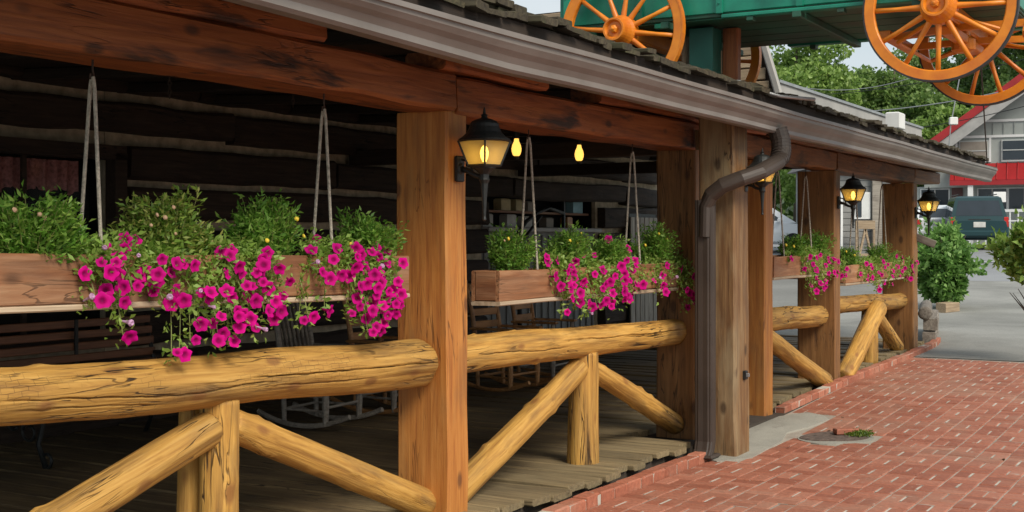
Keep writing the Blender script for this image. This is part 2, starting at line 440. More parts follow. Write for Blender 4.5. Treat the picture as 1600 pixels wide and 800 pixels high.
DARKMETAL = plain('rusty_chain', (.06, .04, .03), .7, metal=.5, sc=30)
ROPE = plain('cotton_rope', (.52, .47, .38), .9, sc=60, bump=.6, var=.25)
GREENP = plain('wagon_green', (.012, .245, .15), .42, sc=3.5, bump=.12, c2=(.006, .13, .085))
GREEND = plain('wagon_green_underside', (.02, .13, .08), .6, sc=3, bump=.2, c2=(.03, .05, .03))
ORANGE = plain('wheel_orange', (.80, .26, .014), .4, sc=5, bump=.1, c2=(.56, .14, .012))
TYRE = plain('iron_tyre', (.03, .03, .032), .6, sc=12)
STEEL = plain('galvanized_steel', (.42, .43, .43), .45, metal=.6, sc=8)
WHITEP = plain('white_paint', (.74, .74, .72), .6, sc=3, var=.06)
FASCIA = plain('grey_fascia', (.40, .385, .36), .55, sc=2, var=.12)
CREAM = plain('cream_card', (.60, .50, .27), .7)
WHITECARD = plain('white_card', (.62, .62, .58), .7)
CYAN = plain('pale_blue_card', (.30, .55, .62), .5)
GREYPAINT = plain('grey_wainscot', (.235, .235, .225), .65, sc=3, var=.12)
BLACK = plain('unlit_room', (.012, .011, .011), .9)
CURTAIN = plain('maroon_curtain', (.55, .22, .20), .85, sc=30, var=.3)
CONCRETE = None

def concrete_mat(name, c1, c2, dirt, sc=1.0):
    m, nd, lk, bs = nodes(name)
    v = coords(nd, lk, (sc, sc, sc), False)
    a = noise_n(nd, lk, v, .55, 6, .6, .3); f = noise_n(nd, lk, v, 45, 4, .7)
    r = ramp(nd, [(.35, c1), (.62, c2)]); lk.new(a, r.inputs['Fac'])
    r2 = ramp(nd, [(.3, (.72, .72, .72)), (.7, (1.1, 1.1, 1.1))]); lk.new(f, r2.inputs['Fac'])
    col = mixc(nd, lk, 1.0, r.outputs['Color'], r2.outputs['Color'], 'MULTIPLY')
    d = noise_n(nd, lk, v, 1.3, 7, .7, 1.0); dr = ramp(nd, [(.56, 0.0), (.7, .65)]); lk.new(d, dr.inputs['Fac'])
    col = mixc(nd, lk, dr.outputs['Color'], col, dirt)
    lk.new(col, bs.inputs['Base Color']); bs.inputs['Roughness'].default_value = .85
    bp = nd.new('ShaderNodeBump'); bp.inputs['Strength'].default_value = .3; bp.inputs['Distance'].default_value = .006
    lk.new(f, bp.inputs['Height']); lk.new(bp.outputs[0], bs.inputs['Normal'])
    return m
CONCRETE = concrete_mat('walk_concrete', (.20, .197, .178), (.30, .295, .27), (.14, .137, .125))
PALECON = concrete_mat('pale_concrete', (.26, .245, .205), (.40, .38, .32), (.17, .155, .13), 2.0)
ASPHALT = concrete_mat('road_asphalt', (.21, .215, .225), (.28, .285, .295), (.18, .185, .195), .6)
GROUND = concrete_mat('grey_gravel_ground', (.17, .165, .15), (.23, .225, .205), (.13, .13, .11), .4)
MORTAR = concrete_mat('mortar', (.34, .29, .235), (.45, .39, .32), (.20, .165, .13), 3.0)
WHITEMORTAR = concrete_mat('white_mortar', (.42, .385, .32), (.60, .56, .48), (.28, .24, .20), 6.0)
HILLG = concrete_mat('hill_grass', (.045, .075, .022), (.07, .11, .03), (.04, .05, .02), .2)

def brick_mat(name, k=1.0):
    m, nd, lk, bs = nodes(name)
    g = nd.new('ShaderNodeNewGeometry'); oi = nd.new('ShaderNodeObjectInfo')
    ad = nd.new('ShaderNodeMath'); ad.operation = 'ADD'; lk.new(g.outputs['Random Per Island'], ad.inputs[0]); lk.new(oi.outputs['Random'], ad.inputs[1])
    fr = nd.new('ShaderNodeMath'); fr.operation = 'FRACT'; lk.new(ad.outputs[0], fr.inputs[0])
    r = ramp(nd, [(0, (.29 * k, .092 * k, .05 * k)), (.35, (.345 * k, .115 * k, .064 * k)), (.7, (.385 * k, .138 * k, .08 * k)), (1, (.43 * k, .17 * k, .105 * k))]); lk.new(fr.outputs[0], r.inputs['Fac'])
    t = nd.new('ShaderNodeTexCoord')
    f = noise_n(nd, lk, g.outputs['Position'], 32, 5, .7); w = noise_n(nd, lk, g.outputs['Position'], 1.1, 6, .65, .6)
    r2 = ramp(nd, [(.28, (.66, .66, .66)), (.68, (1.12, 1.12, 1.12))]); lk.new(f, r2.inputs['Fac'])
    col = mixc(nd, lk, 1.0, r.outputs['Color'], r2.outputs['Color'], 'MULTIPLY')
    wr = ramp(nd, [(.48, 0.0), (.72, .55)]); lk.new(w, wr.inputs['Fac'])
    col = mixc(nd, lk, wr.outputs['Color'], col, (.33, .215, .15))
    sp = noise_n(nd, lk, g.outputs['Position'], 11, 4, .7); sr = ramp(nd, [(.63, 0.0), (.72, .6)]); lk.new(sp, sr.inputs['Fac'])
    col = mixc(nd, lk, sr.outputs['Color'], col, (.46, .40, .33))
    lk.new(col, bs.inputs['Base Color']); bs.inputs['Roughness'].default_value = .72
    bp = nd.new('ShaderNodeBump'); bp.inputs['Strength'].default_value = .4; bp.inputs['Distance'].default_value = .006
    lk.new(f, bp.inputs['Height']); lk.new(bp.outputs[0], bs.inputs['Normal'])
    return m
BRICK = brick_mat('paver_brick')
BRICKC = brick_mat('edging_brick', 1.18)

def glass_amber():
    m, nd, lk, bs = nodes('amber_lantern_glass')
    out = nd['Material Output']
    tr = nd.new('ShaderNodeBsdfTransparent'); tr.inputs['Color'].default_value = (1, .78, .36, 1)
    tl = nd.new('ShaderNodeBsdfTranslucent'); tl.inputs['Color'].default_value = (.95, .68, .25, 1)
    bs.inputs['Base Color'].default_value = (.66, .58, .36, 1); bs.inputs['Roughness'].default_value = .25
    a = nd.new('ShaderNodeMixShader'); a.inputs[0].default_value = .55; lk.new(bs.outputs[0], a.inputs[1]); lk.new(tl.outputs[0], a.inputs[2])
    b = nd.new('ShaderNodeMixShader'); b.inputs[0].default_value = .35; lk.new(a.outputs[0], b.inputs[1]); lk.new(tr.outputs[0], b.inputs[2])
    lk.new(b.outputs[0], out.inputs['Surface'])
    return m
AMBER = glass_amber()
BULB = emis('lit_bulb', (1.0, .72, .22), 7.0)
PENDB = emis('lit_pendant_glass', (1.0, .55, .10), 1.25)
def thin_glass(name, tint, mixv):
    m, nd, lk, bs = nodes(name)
    tr = nd.new('ShaderNodeBsdfTransparent'); tr.inputs['Color'].default_value = rgb(tint)
    bs.inputs['Base Color'].default_value = (.02, .025, .03, 1); bs.inputs['Roughness'].default_value = .06
    mxs = nd.new('ShaderNodeMixShader'); mxs.inputs[0].default_value = mixv
    lk.new(bs.outputs[0], mxs.inputs[1]); lk.new(tr.outputs[0], mxs.inputs[2]); lk.new(mxs.outputs[0], nd['Material Output'].inputs['Surface'])
    return m
PANE = thin_glass('window_pane', (.97, .98, .98), .96)
TINT = plain('tinted_glass', (.03, .04, .05), .05, sc=2, bump=0, var=.1)
FLOWER = None
def petal():
    m, nd, lk, bs = nodes('petunia_petal')
    t = nd.new('ShaderNodeTexCoord'); sx = nd.new('ShaderNodeVectorMath'); sx.operation = 'LENGTH'
    mpn = nd.new('ShaderNodeMapping'); mpn.inputs['Scale'].default_value = (1, 1, 0); lk.new(t.outputs['Object'], mpn.inputs['Vector'])
    lk.new(mpn.outputs[0], sx.inputs[0])
    oi = nd.new('ShaderNodeObjectInfo')
    r = ramp(nd, [(0, (.22, .004, .09)), (.011, (.36, .0, .11)), (.020, (.66, .001, .245)), (.04, (.74, .003, .30))]); lk.new(sx.outputs['Value'], r.inputs['Fac'])
    hv = nd.new('ShaderNodeHueSaturation'); mr = nd.new('ShaderNodeMapRange'); mr.inputs['To Min'].default_value = .78; mr.inputs['To Max'].default_value = 1.08
    lk.new(oi.outputs['Random'], mr.inputs['Value']); lk.new(mr.outputs[0], hv.inputs['Value']); lk.new(r.outputs['Color'], hv.inputs['Color'])
    lk.new(hv.outputs['Color'], bs.inputs['Base Color']); bs.inputs['Roughness'].default_value = .7; bs.inputs['Specular IOR Level'].default_value = .15
    tr = nd.new('ShaderNodeBsdfTranslucent'); lk.new(hv.outputs['Color'], tr.inputs['Color'])
    ms = nd.new('ShaderNodeMixShader'); ms.inputs[0].default_value = .3
    lk.new(bs.outputs[0], ms.inputs[1]); lk.new(tr.outputs[0], ms.inputs[2]); lk.new(ms.outputs[0], nd['Material Output'].inputs['Surface'])
    return m
PETAL = petal()
WILTED = plain('wilted_petal', (.52, .30, .48), .7, sc=30)
MARIDRY = foliage('dry_marigold_green', (.12, .25, .03), (.24, .38, .055), (.44, .44, .12), trans=.45)
MARI = foliage('marigold_green', (.09, .23, .025), (.19, .40, .05), (.36, .55, .11), trans=.5)
PETG = foliage('petunia_green', (.16, .30, .04), (.30, .47, .08), (.45, .60, .16), trans=.45)
YELLOWF = plain('yellow_marigold', (.85, .62, .05), .6, sc=40)
ORANGEF = plain('faded_marigold', (.50, .32, .20), .7, sc=40)
STEM = plain('plant_stem', (.20, .22, .06), .7, sc=20)
BUSHG = foliage('bush_green', (.08, .19, .035), (.17, .34, .07), (.33, .52, .16), trans=.45)
TREEA = foliage('tree_light_green', (.15, .26, .05), (.26, .40, .09), (.38, .52, .15), trans=.45)
TREEB = foliage('tree_mid_green', (.10, .19, .045), (.18, .29, .07), (.28, .40, .12), trans=.45)
TREEC = foliage('tree_dark_green', (.065, .13, .034), (.12, .205, .052), (.20, .29, .085), trans=.4)
BARK = plain('bark', (.09, .07, .05), .9, sc=10, bump=.6)
VANP = plain('teal_car_paint', (.008, .04, .046), .35, sc=1, var=.05, bump=0, coat=.25, spec=.3)
WHITECAR = plain('white_car_paint', (.66, .68, .70), .3, sc=1, var=.03, bump=0, coat=1.0)
DARKCAR = plain('dark_car_paint', (.06, .065, .07), .3, sc=1, var=.05, bump=0, coat=1.0)
RUBBER = plain('tyre_rubber', (.02, .02, .02), .85, sc=20)
TAIL = plain('red_lens', (.55, .02, .012), .15, sc=8, bump=0)
REDROOF = plain('red_metal_roof', (.36, .016, .018), .45, sc=1.2, var=.1)
MOTELW = plain('grey_green_siding', (.36, .385, .36), .75, sc=1, var=.08)
MOTELP = plain('pale_panel', (.50, .52, .50), .7, sc=1, var=.05)
SHADE = plain('tan_window_blind', (.33, .29, .24), .7, sc=2)
MOSS = foliage('moss_green', (.06, .12, .015), (.12, .19, .02), (.2, .27, .04))
EARTH = plain('dark_soil', (.06, .045, .032), .95, sc=14, bump=.6)
GRAVELP = plain('brown_gravel', (.17, .12, .095), .95, sc=26, var=.3, bump=.8)

# ------------------------------------------------------------------ ground, road, pavement
def strip(name, mat, s0, s1, t0, t1, dz, step=.5, kind='structure'):
    mb = MB(); ss = list(np.arange(s0, s1, step)) + [s1]
    vs = []; fs = []
    for s in ss:
        z = gz(s) + dz
        vs += [W(s, t0, z), W(s, t1, z)]
    for i in range(len(ss) - 1): fs.append((2 * i, 2 * i + 1, 2 * i + 3, 2 * i + 2))
    mb.add(vs, fs); o = mb.build(name, mat)
    # face normals upward
    for p in o.data.polygons:
        if p.normal.z < 0: o.data.flip_normals(); break
    if kind: o['kind'] = kind
    return o
g = strip('ground', GROUND, -60, 60, -300, 300, -.03, 1.0)
strip('far_ground', HILLG, 60, 900, -700, 700, -.031, 60)
strip('concrete_walk', CONCRETE, 10.62, 15.5, -6, 24, 0)
strip('concrete_walk', CONCRETE, 15.515, 27, -2.6, 24, 0)
strip('road', ASPHALT, 26.98, 60, -60, 80, -.006, .7)
hp = []
for i in range(0, 25):
    for j in range(0, 9):
        hp.append((-120 + i * 16, 92 + j * 18, 1.2 + j * 1.6 + 2.0 * noise.noise(Vector((i * .4, j * .4, 3)))))
mb = MB(); mb.add(hp, [(i * 9 + j, (i + 1) * 9 + j, (i + 1) * 9 + j + 1, i * 9 + j + 1) for i in range(24) for j in range(8)])
h = mb.build('hill', HILLG, smooth=True); h['kind'] = 'structure'
# parking line
mb = MB(); c = Vector((15.9, 39.6, 0)); mb.box((0, 0, .002), (2.2, .12, .004))
o = mb.build('painted_parking_line', WHITEP, None, Matrix.Translation((14.3, 37.4, gxy(14.3, 37.4) + .008)) @ Matrix.Rotation(R(20), 4, 'Z')); o['kind'] = 'structure'

# brick pavement: basket weave, pairs of pavers, mortar between them
CELL = .216
pav = strip('brick_pavement', MORTAR, -3.0, 10.6, .335, 8.0, -.006, .4)
tfar = strip('pavement_margin', MORTAR, 3.3, 10.6, -.05, .334, -.007, .4)
def paver_mesh(seed):
    rs = random.Random(seed); mb = MB()
    l, w, hh, c = .2055 / 2, .0975 / 2, .05, .005
    j = lambda: rs.uniform(-.002, .002)
    b = [(-l, -w), (l, -w), (l, w), (-l, w)]
    top = [(-l + c, -w + c), (l - c, -w + c), (l - c, w - c), (-l + c, w - c)]
    vs = [(x + j(), y + j(), -hh) for x, y in b] + [(x + j(), y + j(), -.005) for x, y in b] + [(x + j(), y + j(), j() * .6) for x, y in top]
    fs = [(8, 9, 10, 11)] + [(i + 4, (i + 1) % 4 + 4, (i + 1) % 4 + 8, i + 8) for i in range(4)] + [(i, (i + 1) % 4, (i + 1) % 4 + 4, i + 4) for i in range(4)]
    me = bpy.data.meshes.new('paver'); me.from_pydata(vs, [], fs); me.update(); me.materials.append(BRICK)
    return me
PV = [paver_mesh(i) for i in range(8)]
bricks = []; whites = MB()
ni, nj = int(13.5 / CELL), int(7.8 / CELL)
def gpx(px, py):
    z = 0.02
    for _ in range(6):
        Yd = (1.68 - z) * 2000 / (py - 374); s, t = inv((px - 800) / 2000 * Yd, Yd); z = gz(s)
    return (s, t)
def inside(s, t, poly):
    c = False; n = len(poly)
    for i in range(n):
        (x1, y1), (x2, y2) = poly[i], poly[(i + 1) % n]
        if (y1 > t) != (y2 > t) and s < (x2 - x1) * (t - y1) / (y2 - y1) + x1: c = not c
    return c
APRON = [gpx(*q) for q in ((1090, 716), (1120, 722), (1175, 716), (1222, 690), (1229, 677), (1266, 668), (1296, 656), (1286, 650), (1262, 645), (1215, 652), (1170, 655))]
PATCH = gpx(1305, 684)
DRAIN = [gpx(1305 + 54 * math.cos(a), 684.5 + 8.0 * math.sin(a)) for a in np.linspace(0, 2 * math.pi, 24, endpoint=False)]
for i in range(ni):
    for j in range(nj):
        sc, tcn = -2.9 + (i + .5) * CELL, .335 + (j - 1.5) * CELL
        if sc < 3.35 and tcn < .37: continue
        if tcn < .20: continue
        if inside(sc, tcn, APRON) or inside(sc, tcn, DRAIN): continue
        a = (i + j) % 2
        for q in (-1, 1):
            if a: s_, t_, rz = sc, tcn + q * CELL / 4, 0.0
            else: s_, t_, rz = sc + q * CELL / 4, tcn, math.pi / 2
            z = gz(s_) + random.gauss(0, .0016)
            bricks.append((s_ + random.gauss(0, .001), t_ + random.gauss(0, .001), z, rz + random.gauss(0, .008), random.gauss(0, .006), random.gauss(0, .006)))
        if not a and random.random() < .45:
            l = CELL * random.uniform(.4, .9); z = gz(sc - CELL / 2) - .003; x0 = sc - CELL / 2; hw = random.uniform(.004, .007); y0_ = tcn + random.uniform(-.04, .04)
            whites.add([W(x0 - hw, y0_ - l / 2, z), W(x0 + hw, y0_ - l / 2, z), W(x0 + hw, y0_ + l / 2, z), W(x0 - hw, y0_ + l / 2, z)], [(0, 1, 2, 3)])
        if a and random.random() < .78:
            l = CELL * random.uniform(.55, .95); z = gz(sc) - .0035; dz = (gz(sc + .1) - gz(sc - .1)) / .2
            x0 = sc + random.uniform(-.02, .02); hw = random.uniform(.006, .0105)
            whites.add([W(x0 - l / 2, tcn - hw, z - dz * l / 2 + .001), W(x0 + l / 2, tcn - hw, z + dz * l / 2 + .001), W(x0 + l / 2, tcn + hw, z + dz * l / 2 + .001), W(x0 - l / 2, tcn + hw, z - dz * l / 2 + .001)], [(0, 1, 2, 3)])
wm = whites.build('mortar_joint', WHITEMORTAR, pav); wm['kind'] = 'stuff'
def visible(s_, t_, z):
    p = W(s_, t_, z)
    if p.y < 1: return None
    x = 800 + 2000 * p.x / p.y; y = 374 - 2000 * (p.z - 1.68) / p.y
    if 0 < x < 1600 and 0 < y < 800: return 1.0 / p.y
    return None
sc_ = [(visible(b[0], b[1], b[2]) or 0, k) for k, b in enumerate(bricks)]
sc_.sort(reverse=True)
near = set(k for v, k in sc_[:300] if v > 0)
big_v = []; big_f = []
for k, (s_, t_, z, rz, rx, ry) in enumerate(bricks):
    slope = (gz(s_ + .1) - gz(s_ - .1)) / .2
    M = Matrix.Translation(W(s_, t_, z)) @ Matrix.Rotation(TH, 4, 'Z') @ Matrix.Rotation(-math.atan(slope), 4, 'Y') @ Matrix.Rotation(rz, 4, 'Z') @ Matrix.Rotation(rx, 4, 'X')
    me = PV[k % 8]
    if k in near: link(bpy.data.objects.new('brick', me), pav, M)
    else:
        o0 = len(big_v)
        big_v += [tuple(M @ v.co) for v in me.vertices]; big_f += [tuple(i + o0 for i in p.vertices) for p in me.polygons]
me = bpy.data.meshes.new('far_bricks'); me.from_pydata(big_v, [], big_f); me.update()
o = mesh_obj('brick_field', me, BRICK, pav); o['kind'] = 'stuff'
# concrete apron and round open patch
def poly_slab(name, pts, mat, th=.05, lift=0.0, parent=None, kind='structure'):
    n = len(pts); vs = [W(s, t, gz(s) + lift) for s, t in pts] + [W(s, t, gz(s) + lift - th) for s, t in pts]
    mb = MB(); mb.add(vs, [tuple(range(n)), tuple(range(2 * n - 1, n - 1, -1))] + [(i, i + n, (i + 1) % n + n, (i + 1) % n) for i in range(n)])
    o = mb.build(name, mat, parent)
    if kind and parent is None: o['kind'] = kind
    return o
poly_slab('concrete_apron', APRON, PALECON, .06, .008)
o = poly_slab('drain_surround', [gpx(1306 + 60 * math.cos(a), 685 + (9.2 + .8 * math.sin(4 * a)) * math.sin(a)) for a in np.linspace(0, 2 * math.pi, 28, endpoint=False)], PALECON, .05, .003)
o = poly_slab('gravel_patch', [gpx(1303 + (53 + 3 * math.sin(5 * a)) * math.cos(a), 683.5 + (7.3 + .8 * math.sin(3 * a)) * math.sin(a)) for a in np.linspace(0, 2 * math.pi, 28, endpoint=False)], GRAVELP, .03, .008)
MS = gpx(1342, 681); BR_ = gpx(1322, 680)
mc = np.array([W(MS[0] + random.gauss(0, .055), MS[1] + random.gauss(0, .05), gz(MS[0]) + .008 + abs(random.gauss(0, .012))) for _ in range(900)])
md = rng.normal(size=(900, 3)); md[:, 2] = abs(md[:, 2]) + .4
o = mesh_obj('moss', quads_mesh('moss', leaves(mc, md, .022, .012)), MOSS)
tag(o, 'low tuft of green moss on the round gravel patch in the brick walk', 'moss', kind='stuff')
mb = MB(); mb.box((0, 0, .02), (.2, .09, .05), ch=.008)
o = mb.build('loose_brick', BRICKC, None, Matrix.Translation(W(BR_[0], BR_[1], gz(BR_[0]) + .014)) @ Matrix.Rotation(.15, 4, 'Z'))
tag(o, 'single loose red brick lying beside the moss on the gravel patch', 'brick')
# dead leaves and grit on the walk
lv = []
for k in range(26):
    s_, t_ = random.uniform(.5, 9.5), random.uniform(.6, 5)
    lv.append(W(s_, t_, gz(s_) + .006))
dd = rng.normal(size=(26, 3)); dd[:, 2] *= .15
o = mesh_obj('fallen_leaf_litter', quads_mesh('litter', leaves(np.array([list(v) for v in lv]), dd, .05, .025)), plain('dry_leaf', (.16, .10, .05), .9)); tag(o, 'scattered small dry brown leaves on the red brick walk', 'leaf litter', kind='stuff')

# brick edging along the deck
def edge_brick(seed):
    rs = random.Random(seed); mb = MB(); mb.box((0, 0, 0), (.193, .10, .15), ch=.008)
    mb.v = [(x + rs.uniform(-.003, .003), y + rs.uniform(-.003, .003), z + rs.uniform(-.003, .003)) for x, y, z in mb.v]
    me = mb.mesh('edge_brick'); me.materials.append(BRICKC); return me
EB = [edge_brick(i) for i in range(6)]
def edging(name, path, step, across=False):
    root = MB(); pts = [Vector((s, t, 0)) for s, t in path]
    vs = []; fs = []
    for p in pts: z = gz(p.x); vs += [W(p.x, p.y + .0585, z - .03), W(p.x, p.y + .0585, z + .056), W(p.x, p.y - .03, z + .056), W(p.x, p.y - .03, z - .03)]
    for i in range(len(pts) - 1):
        for k in range(3): fs.append((i * 4 + k, i * 4 + 4 + k, i * 4 + 5 + k, i * 4 + 1 + k))
    root.add(vs, fs); ro = root.build(name, WHITEMORTAR); ro['kind'] = 'structure'
    # walk along the path
    seglen = [(pts[i + 1] - pts[i]).length for i in range(len(pts) - 1)]; tot = sum(seglen); x = step / 2; k = 0
    while x < tot:
        y = x; i = 0
        while y > seglen[i]: y -= seglen[i]; i += 1
        d = (pts[i + 1] - pts[i]) / seglen[i]; p = pts[i] + d * y
        ang = TH - math.atan2(d.y, d.x)
        slope = (gz(p.x + .1) - gz(p.x - .1)) / .2
        M = Matrix.Translation(W(p.x, p.y + .012, gz(p.x) - .012 + random.gauss(0, .004))) @ Matrix.Rotation(ang + random.gauss(0, .02), 4, 'Z') @ Matrix.Rotation(-math.atan(slope), 4, 'Y')
        link(bpy.data.objects.new('brick', EB[k % 6]), ro, M); x += step; k += 1
    return ro
edging('brick_edging', [(-4.5, .27), (0, .27), (3.12, .265)], .206)
edging('brick_edging', [(5.62, .03), (7, .04), (8.5, .06), (10, .07), (11.2, .08), (12.0, .06), (12.6, -.02)], .206)

# ------------------------------------------------------------------ the log cabin with its porch
cabin = thing('log_cabin', 'dark log cabin with a long open timber porch, shake roof and brown metal gutter', 'building', O, TH)
def part(name, mb, mat, parent=None, smooth=False): return mb.build(name, mat, parent or cabin, None, smooth)

# floor
fl = MB(); fl.prism([(-5, -.35), (12.9, -.35), (12.9, .05 - .07), (-5, .05 - .07)], .02, 4.4, 1)
# sits under the planks; follows the level of the deck
floor_z = lambda s: .075 + .9 * max(0, gz(s) - .02) if s > 5.3 else .108
vsl = []; fsl = []
for s in np.arange(-5, 13.01, .5):
    z = floor_z(s) - .05
    vsl += [L(s, .10, z), L(s, -4.5, z), L(s, -4.5, z - .3), L(s, .10, z - .3)]
m = len(vsl) // 4
for i in range(m - 1):
    for k in range(4): fsl.append((i * 4 + k, i * 4 + (k + 1) % 4, i * 4 + 4 + (k + 1) % 4, i * 4 + 4 + k))
mb = MB(); mb.add(vsl, fsl); floor = part('porch_floor', mb, EARTH)
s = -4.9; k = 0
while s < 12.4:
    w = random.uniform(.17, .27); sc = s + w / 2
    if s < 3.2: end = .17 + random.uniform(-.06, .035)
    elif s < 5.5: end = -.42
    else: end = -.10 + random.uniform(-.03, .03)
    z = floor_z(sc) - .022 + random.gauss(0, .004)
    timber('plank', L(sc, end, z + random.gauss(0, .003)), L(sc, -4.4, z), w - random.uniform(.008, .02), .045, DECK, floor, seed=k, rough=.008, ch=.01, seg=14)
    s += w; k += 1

# back wall of hewn logs with chinking, window and shop front left open
wall = MB()
wall.prism([(-5, -.3), (-.15, -.3), (-.15, 3.0), (-5, 3.0)], 4.56, 4.62, 1)
wall.prism([(1.62, -.3), (7.72, -.3), (7.72, 3.0), (1.62, 3.0)], 4.56, 4.62, 1)
wall.prism([(10.92, -.3), (13.2, -.3), (13.2, 3.0), (10.92, 3.0)], 4.56, 4.62, 1)
wall.prism([(-.14, 2.36), (1.61, 2.36), (1.61, 3.0), (-.14, 3.0)], 4.56, 4.62, 1)
wall.prism([(-.14, -.3), (1.61, -.3), (1.61, .9), (-.14, .9)], 4.56, 4.62, 1)
wall.prism([(7.73, 2.30), (10.91, 2.30), (10.91, 3.0), (7.73, 3.0)], 4.56, 4.62, 1)
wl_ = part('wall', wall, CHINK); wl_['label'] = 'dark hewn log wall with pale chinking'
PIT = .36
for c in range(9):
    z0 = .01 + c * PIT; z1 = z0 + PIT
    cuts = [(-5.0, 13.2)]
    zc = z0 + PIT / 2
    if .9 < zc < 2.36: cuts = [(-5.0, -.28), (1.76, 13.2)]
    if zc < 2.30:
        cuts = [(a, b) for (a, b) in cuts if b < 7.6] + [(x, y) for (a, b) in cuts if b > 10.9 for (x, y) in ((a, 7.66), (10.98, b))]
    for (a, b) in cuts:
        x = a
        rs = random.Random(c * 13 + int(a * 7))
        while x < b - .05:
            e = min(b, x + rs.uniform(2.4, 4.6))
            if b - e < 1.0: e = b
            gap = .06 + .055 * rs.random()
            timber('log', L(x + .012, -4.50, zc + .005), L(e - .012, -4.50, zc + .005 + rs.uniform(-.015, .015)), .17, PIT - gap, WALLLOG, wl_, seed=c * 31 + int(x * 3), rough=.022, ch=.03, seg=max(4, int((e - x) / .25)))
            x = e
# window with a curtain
win = MB()
for (x, w, z, hh) in ((-.16, .13, 1.63, 1.56), (1.62, .13, 1.63, 1.56)): win.box((x, 4.42, z), (w, .12, hh))
win.box((.73, 4.42, 2.41), (1.9, .12, .12)); win.box((.73, 4.40, .87), (1.98, .18, .08))
window = part('window', win, WALLLOG)
mb = MB(); mb.box((.73, 4.52, 1.63), (1.66, .012, 1.44)); mb.build('pane', PANE, window)
mb = MB()
for z in (1.63,): mb.box((.73, 4.49, z), (1.66, .04, .04))
mb.box((.73, 4.488, 1.63), (.04, .03, 1.44)); mb.build('muntin', WALLLOG, window)
cv = []; cf = []; nC = 90
for i in range(nC + 1):
    x = -.08 + 1.40 * i / nC
    y = 4.56 + .025 * math.sin(i * .9) + .01 * math.sin(i * 2.3)
    lo = 2.08 + .025 * math.sin(i * .42) + .012 * math.sin(i * 1.3)
    for kk in range(6): cv.append((x, y, 2.33 + (lo - 2.33) * kk / 5))
for i in range(nC):
    for kk in range(5): cf.append((i * 6 + kk, i * 6 + 6 + kk, i * 6 + 7 + kk, i * 6 + 1 + kk))
mb = MB(); mb.add(cv, cf); mb.build('curtain', CURTAIN, window, None, True)
mb = MB(); mb.box((.3, 4.545, 2.21), (.07, .004, .06)); mb.build('tag', WHITECARD, window)
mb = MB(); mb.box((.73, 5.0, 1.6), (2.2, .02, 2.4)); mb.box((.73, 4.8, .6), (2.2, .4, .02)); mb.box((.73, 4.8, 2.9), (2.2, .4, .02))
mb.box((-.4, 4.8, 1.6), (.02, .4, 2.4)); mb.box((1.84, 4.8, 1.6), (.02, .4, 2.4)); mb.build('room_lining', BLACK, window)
# shop front: grey battened panelling, ledge, shelf
shop = MB(); shop.box((9.31, 4.60, .9), (3.16, .05, 1.76))
shop_o = part('shop_front', shop, GREYPAINT)
for i in range(17):
    mb = MB(); mb.box((7.80 + i * .19, 4.565, .88), (.035, .025, 1.70)); mb.build('batten', GREYPAINT, shop_o)
mb = MB(); mb.box((9.31, 4.52, 1.81), (3.2, .16, .06), ch=.01); mb.build('ledge', FASCIA, shop_o)
mb = MB(); mb.box((9.31, 4.78, 2.045), (3.1, .28, .03)); mb.build('shelf', BOX, shop_o)
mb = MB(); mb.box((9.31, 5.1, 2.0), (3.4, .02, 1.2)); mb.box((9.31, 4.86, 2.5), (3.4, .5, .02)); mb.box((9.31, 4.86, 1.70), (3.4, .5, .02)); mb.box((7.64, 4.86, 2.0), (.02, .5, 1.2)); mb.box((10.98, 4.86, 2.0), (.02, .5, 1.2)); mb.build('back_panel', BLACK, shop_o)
for x in (10.0,):
    mb = MB(); mb.box((x, 4.60, 2.06), (.04, .04, .44)); mb.build('mullion', IRON, shop_o)
# dark board door at the end of the wall
dr = MB(); dr.box((12.2, 4.39, 1.05), (.98, .03, 2.05)); door = part('door', dr, IRON)
for i in range(6): timber('board', L(11.79 + i * .165, -4.36, .07), L(11.79 + i * .165, -4.36, 2.02), .15, .03, CHAIRG, door, seed=i)

# posts: (outer near corner s, t, along s, along t, base, top, material)
def post(s, t, ws, wt, z0, z1, mat, seed, label=None, lean=(0, 0)):
    o = timber('post', L(s + ws / 2 + lean[0], t - wt / 2 + lean[1], z0), L(s + ws / 2, t - wt / 2, z1), ws, wt, mat, cabin, seed=seed, rough=.007, ch=.014, up=Vector((0, 1, 0)))
    if label: o['label'] = label
    return o
def up_post(s, t, ws, wt, z0, z1, mat, seed, label=None, d0=(0, 0)):
    A, B = L(s + ws / 2, t - wt / 2, z0) + Vector((d0[0], -d0[1], 0)), L(s + ws / 2, t - wt / 2, z1)
    me = timber_mesh((B - A).length, ws, wt, seed, None, .007, .014)
    x = (B - A).normalized(); y = Vector((1, 0, 0)); y = (y - x * y.dot(x)).normalized(); z = x.cross(y)
    M = Matrix((x, y, z)).transposed().to_4x4(); M.translation = A
    o = mesh_obj('post', me, mat, cabin, M)
    if label: o['label'] = label
    return o
up_post(-4.0, 0, .21, .36, .0, 2.41, POST, 1)
up_post(0, 0, .21, .36, -.02, 2.41, POST, 2, 'broad honey brown porch post with lantern')
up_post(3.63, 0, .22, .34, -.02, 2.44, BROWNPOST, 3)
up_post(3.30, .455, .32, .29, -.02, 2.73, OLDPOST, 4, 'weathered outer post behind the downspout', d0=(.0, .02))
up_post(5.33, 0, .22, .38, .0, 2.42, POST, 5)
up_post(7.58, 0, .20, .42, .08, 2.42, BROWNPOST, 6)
up_post(11.15, 0, .24, .41, .15, 2.42, BROWNPOST, 7)
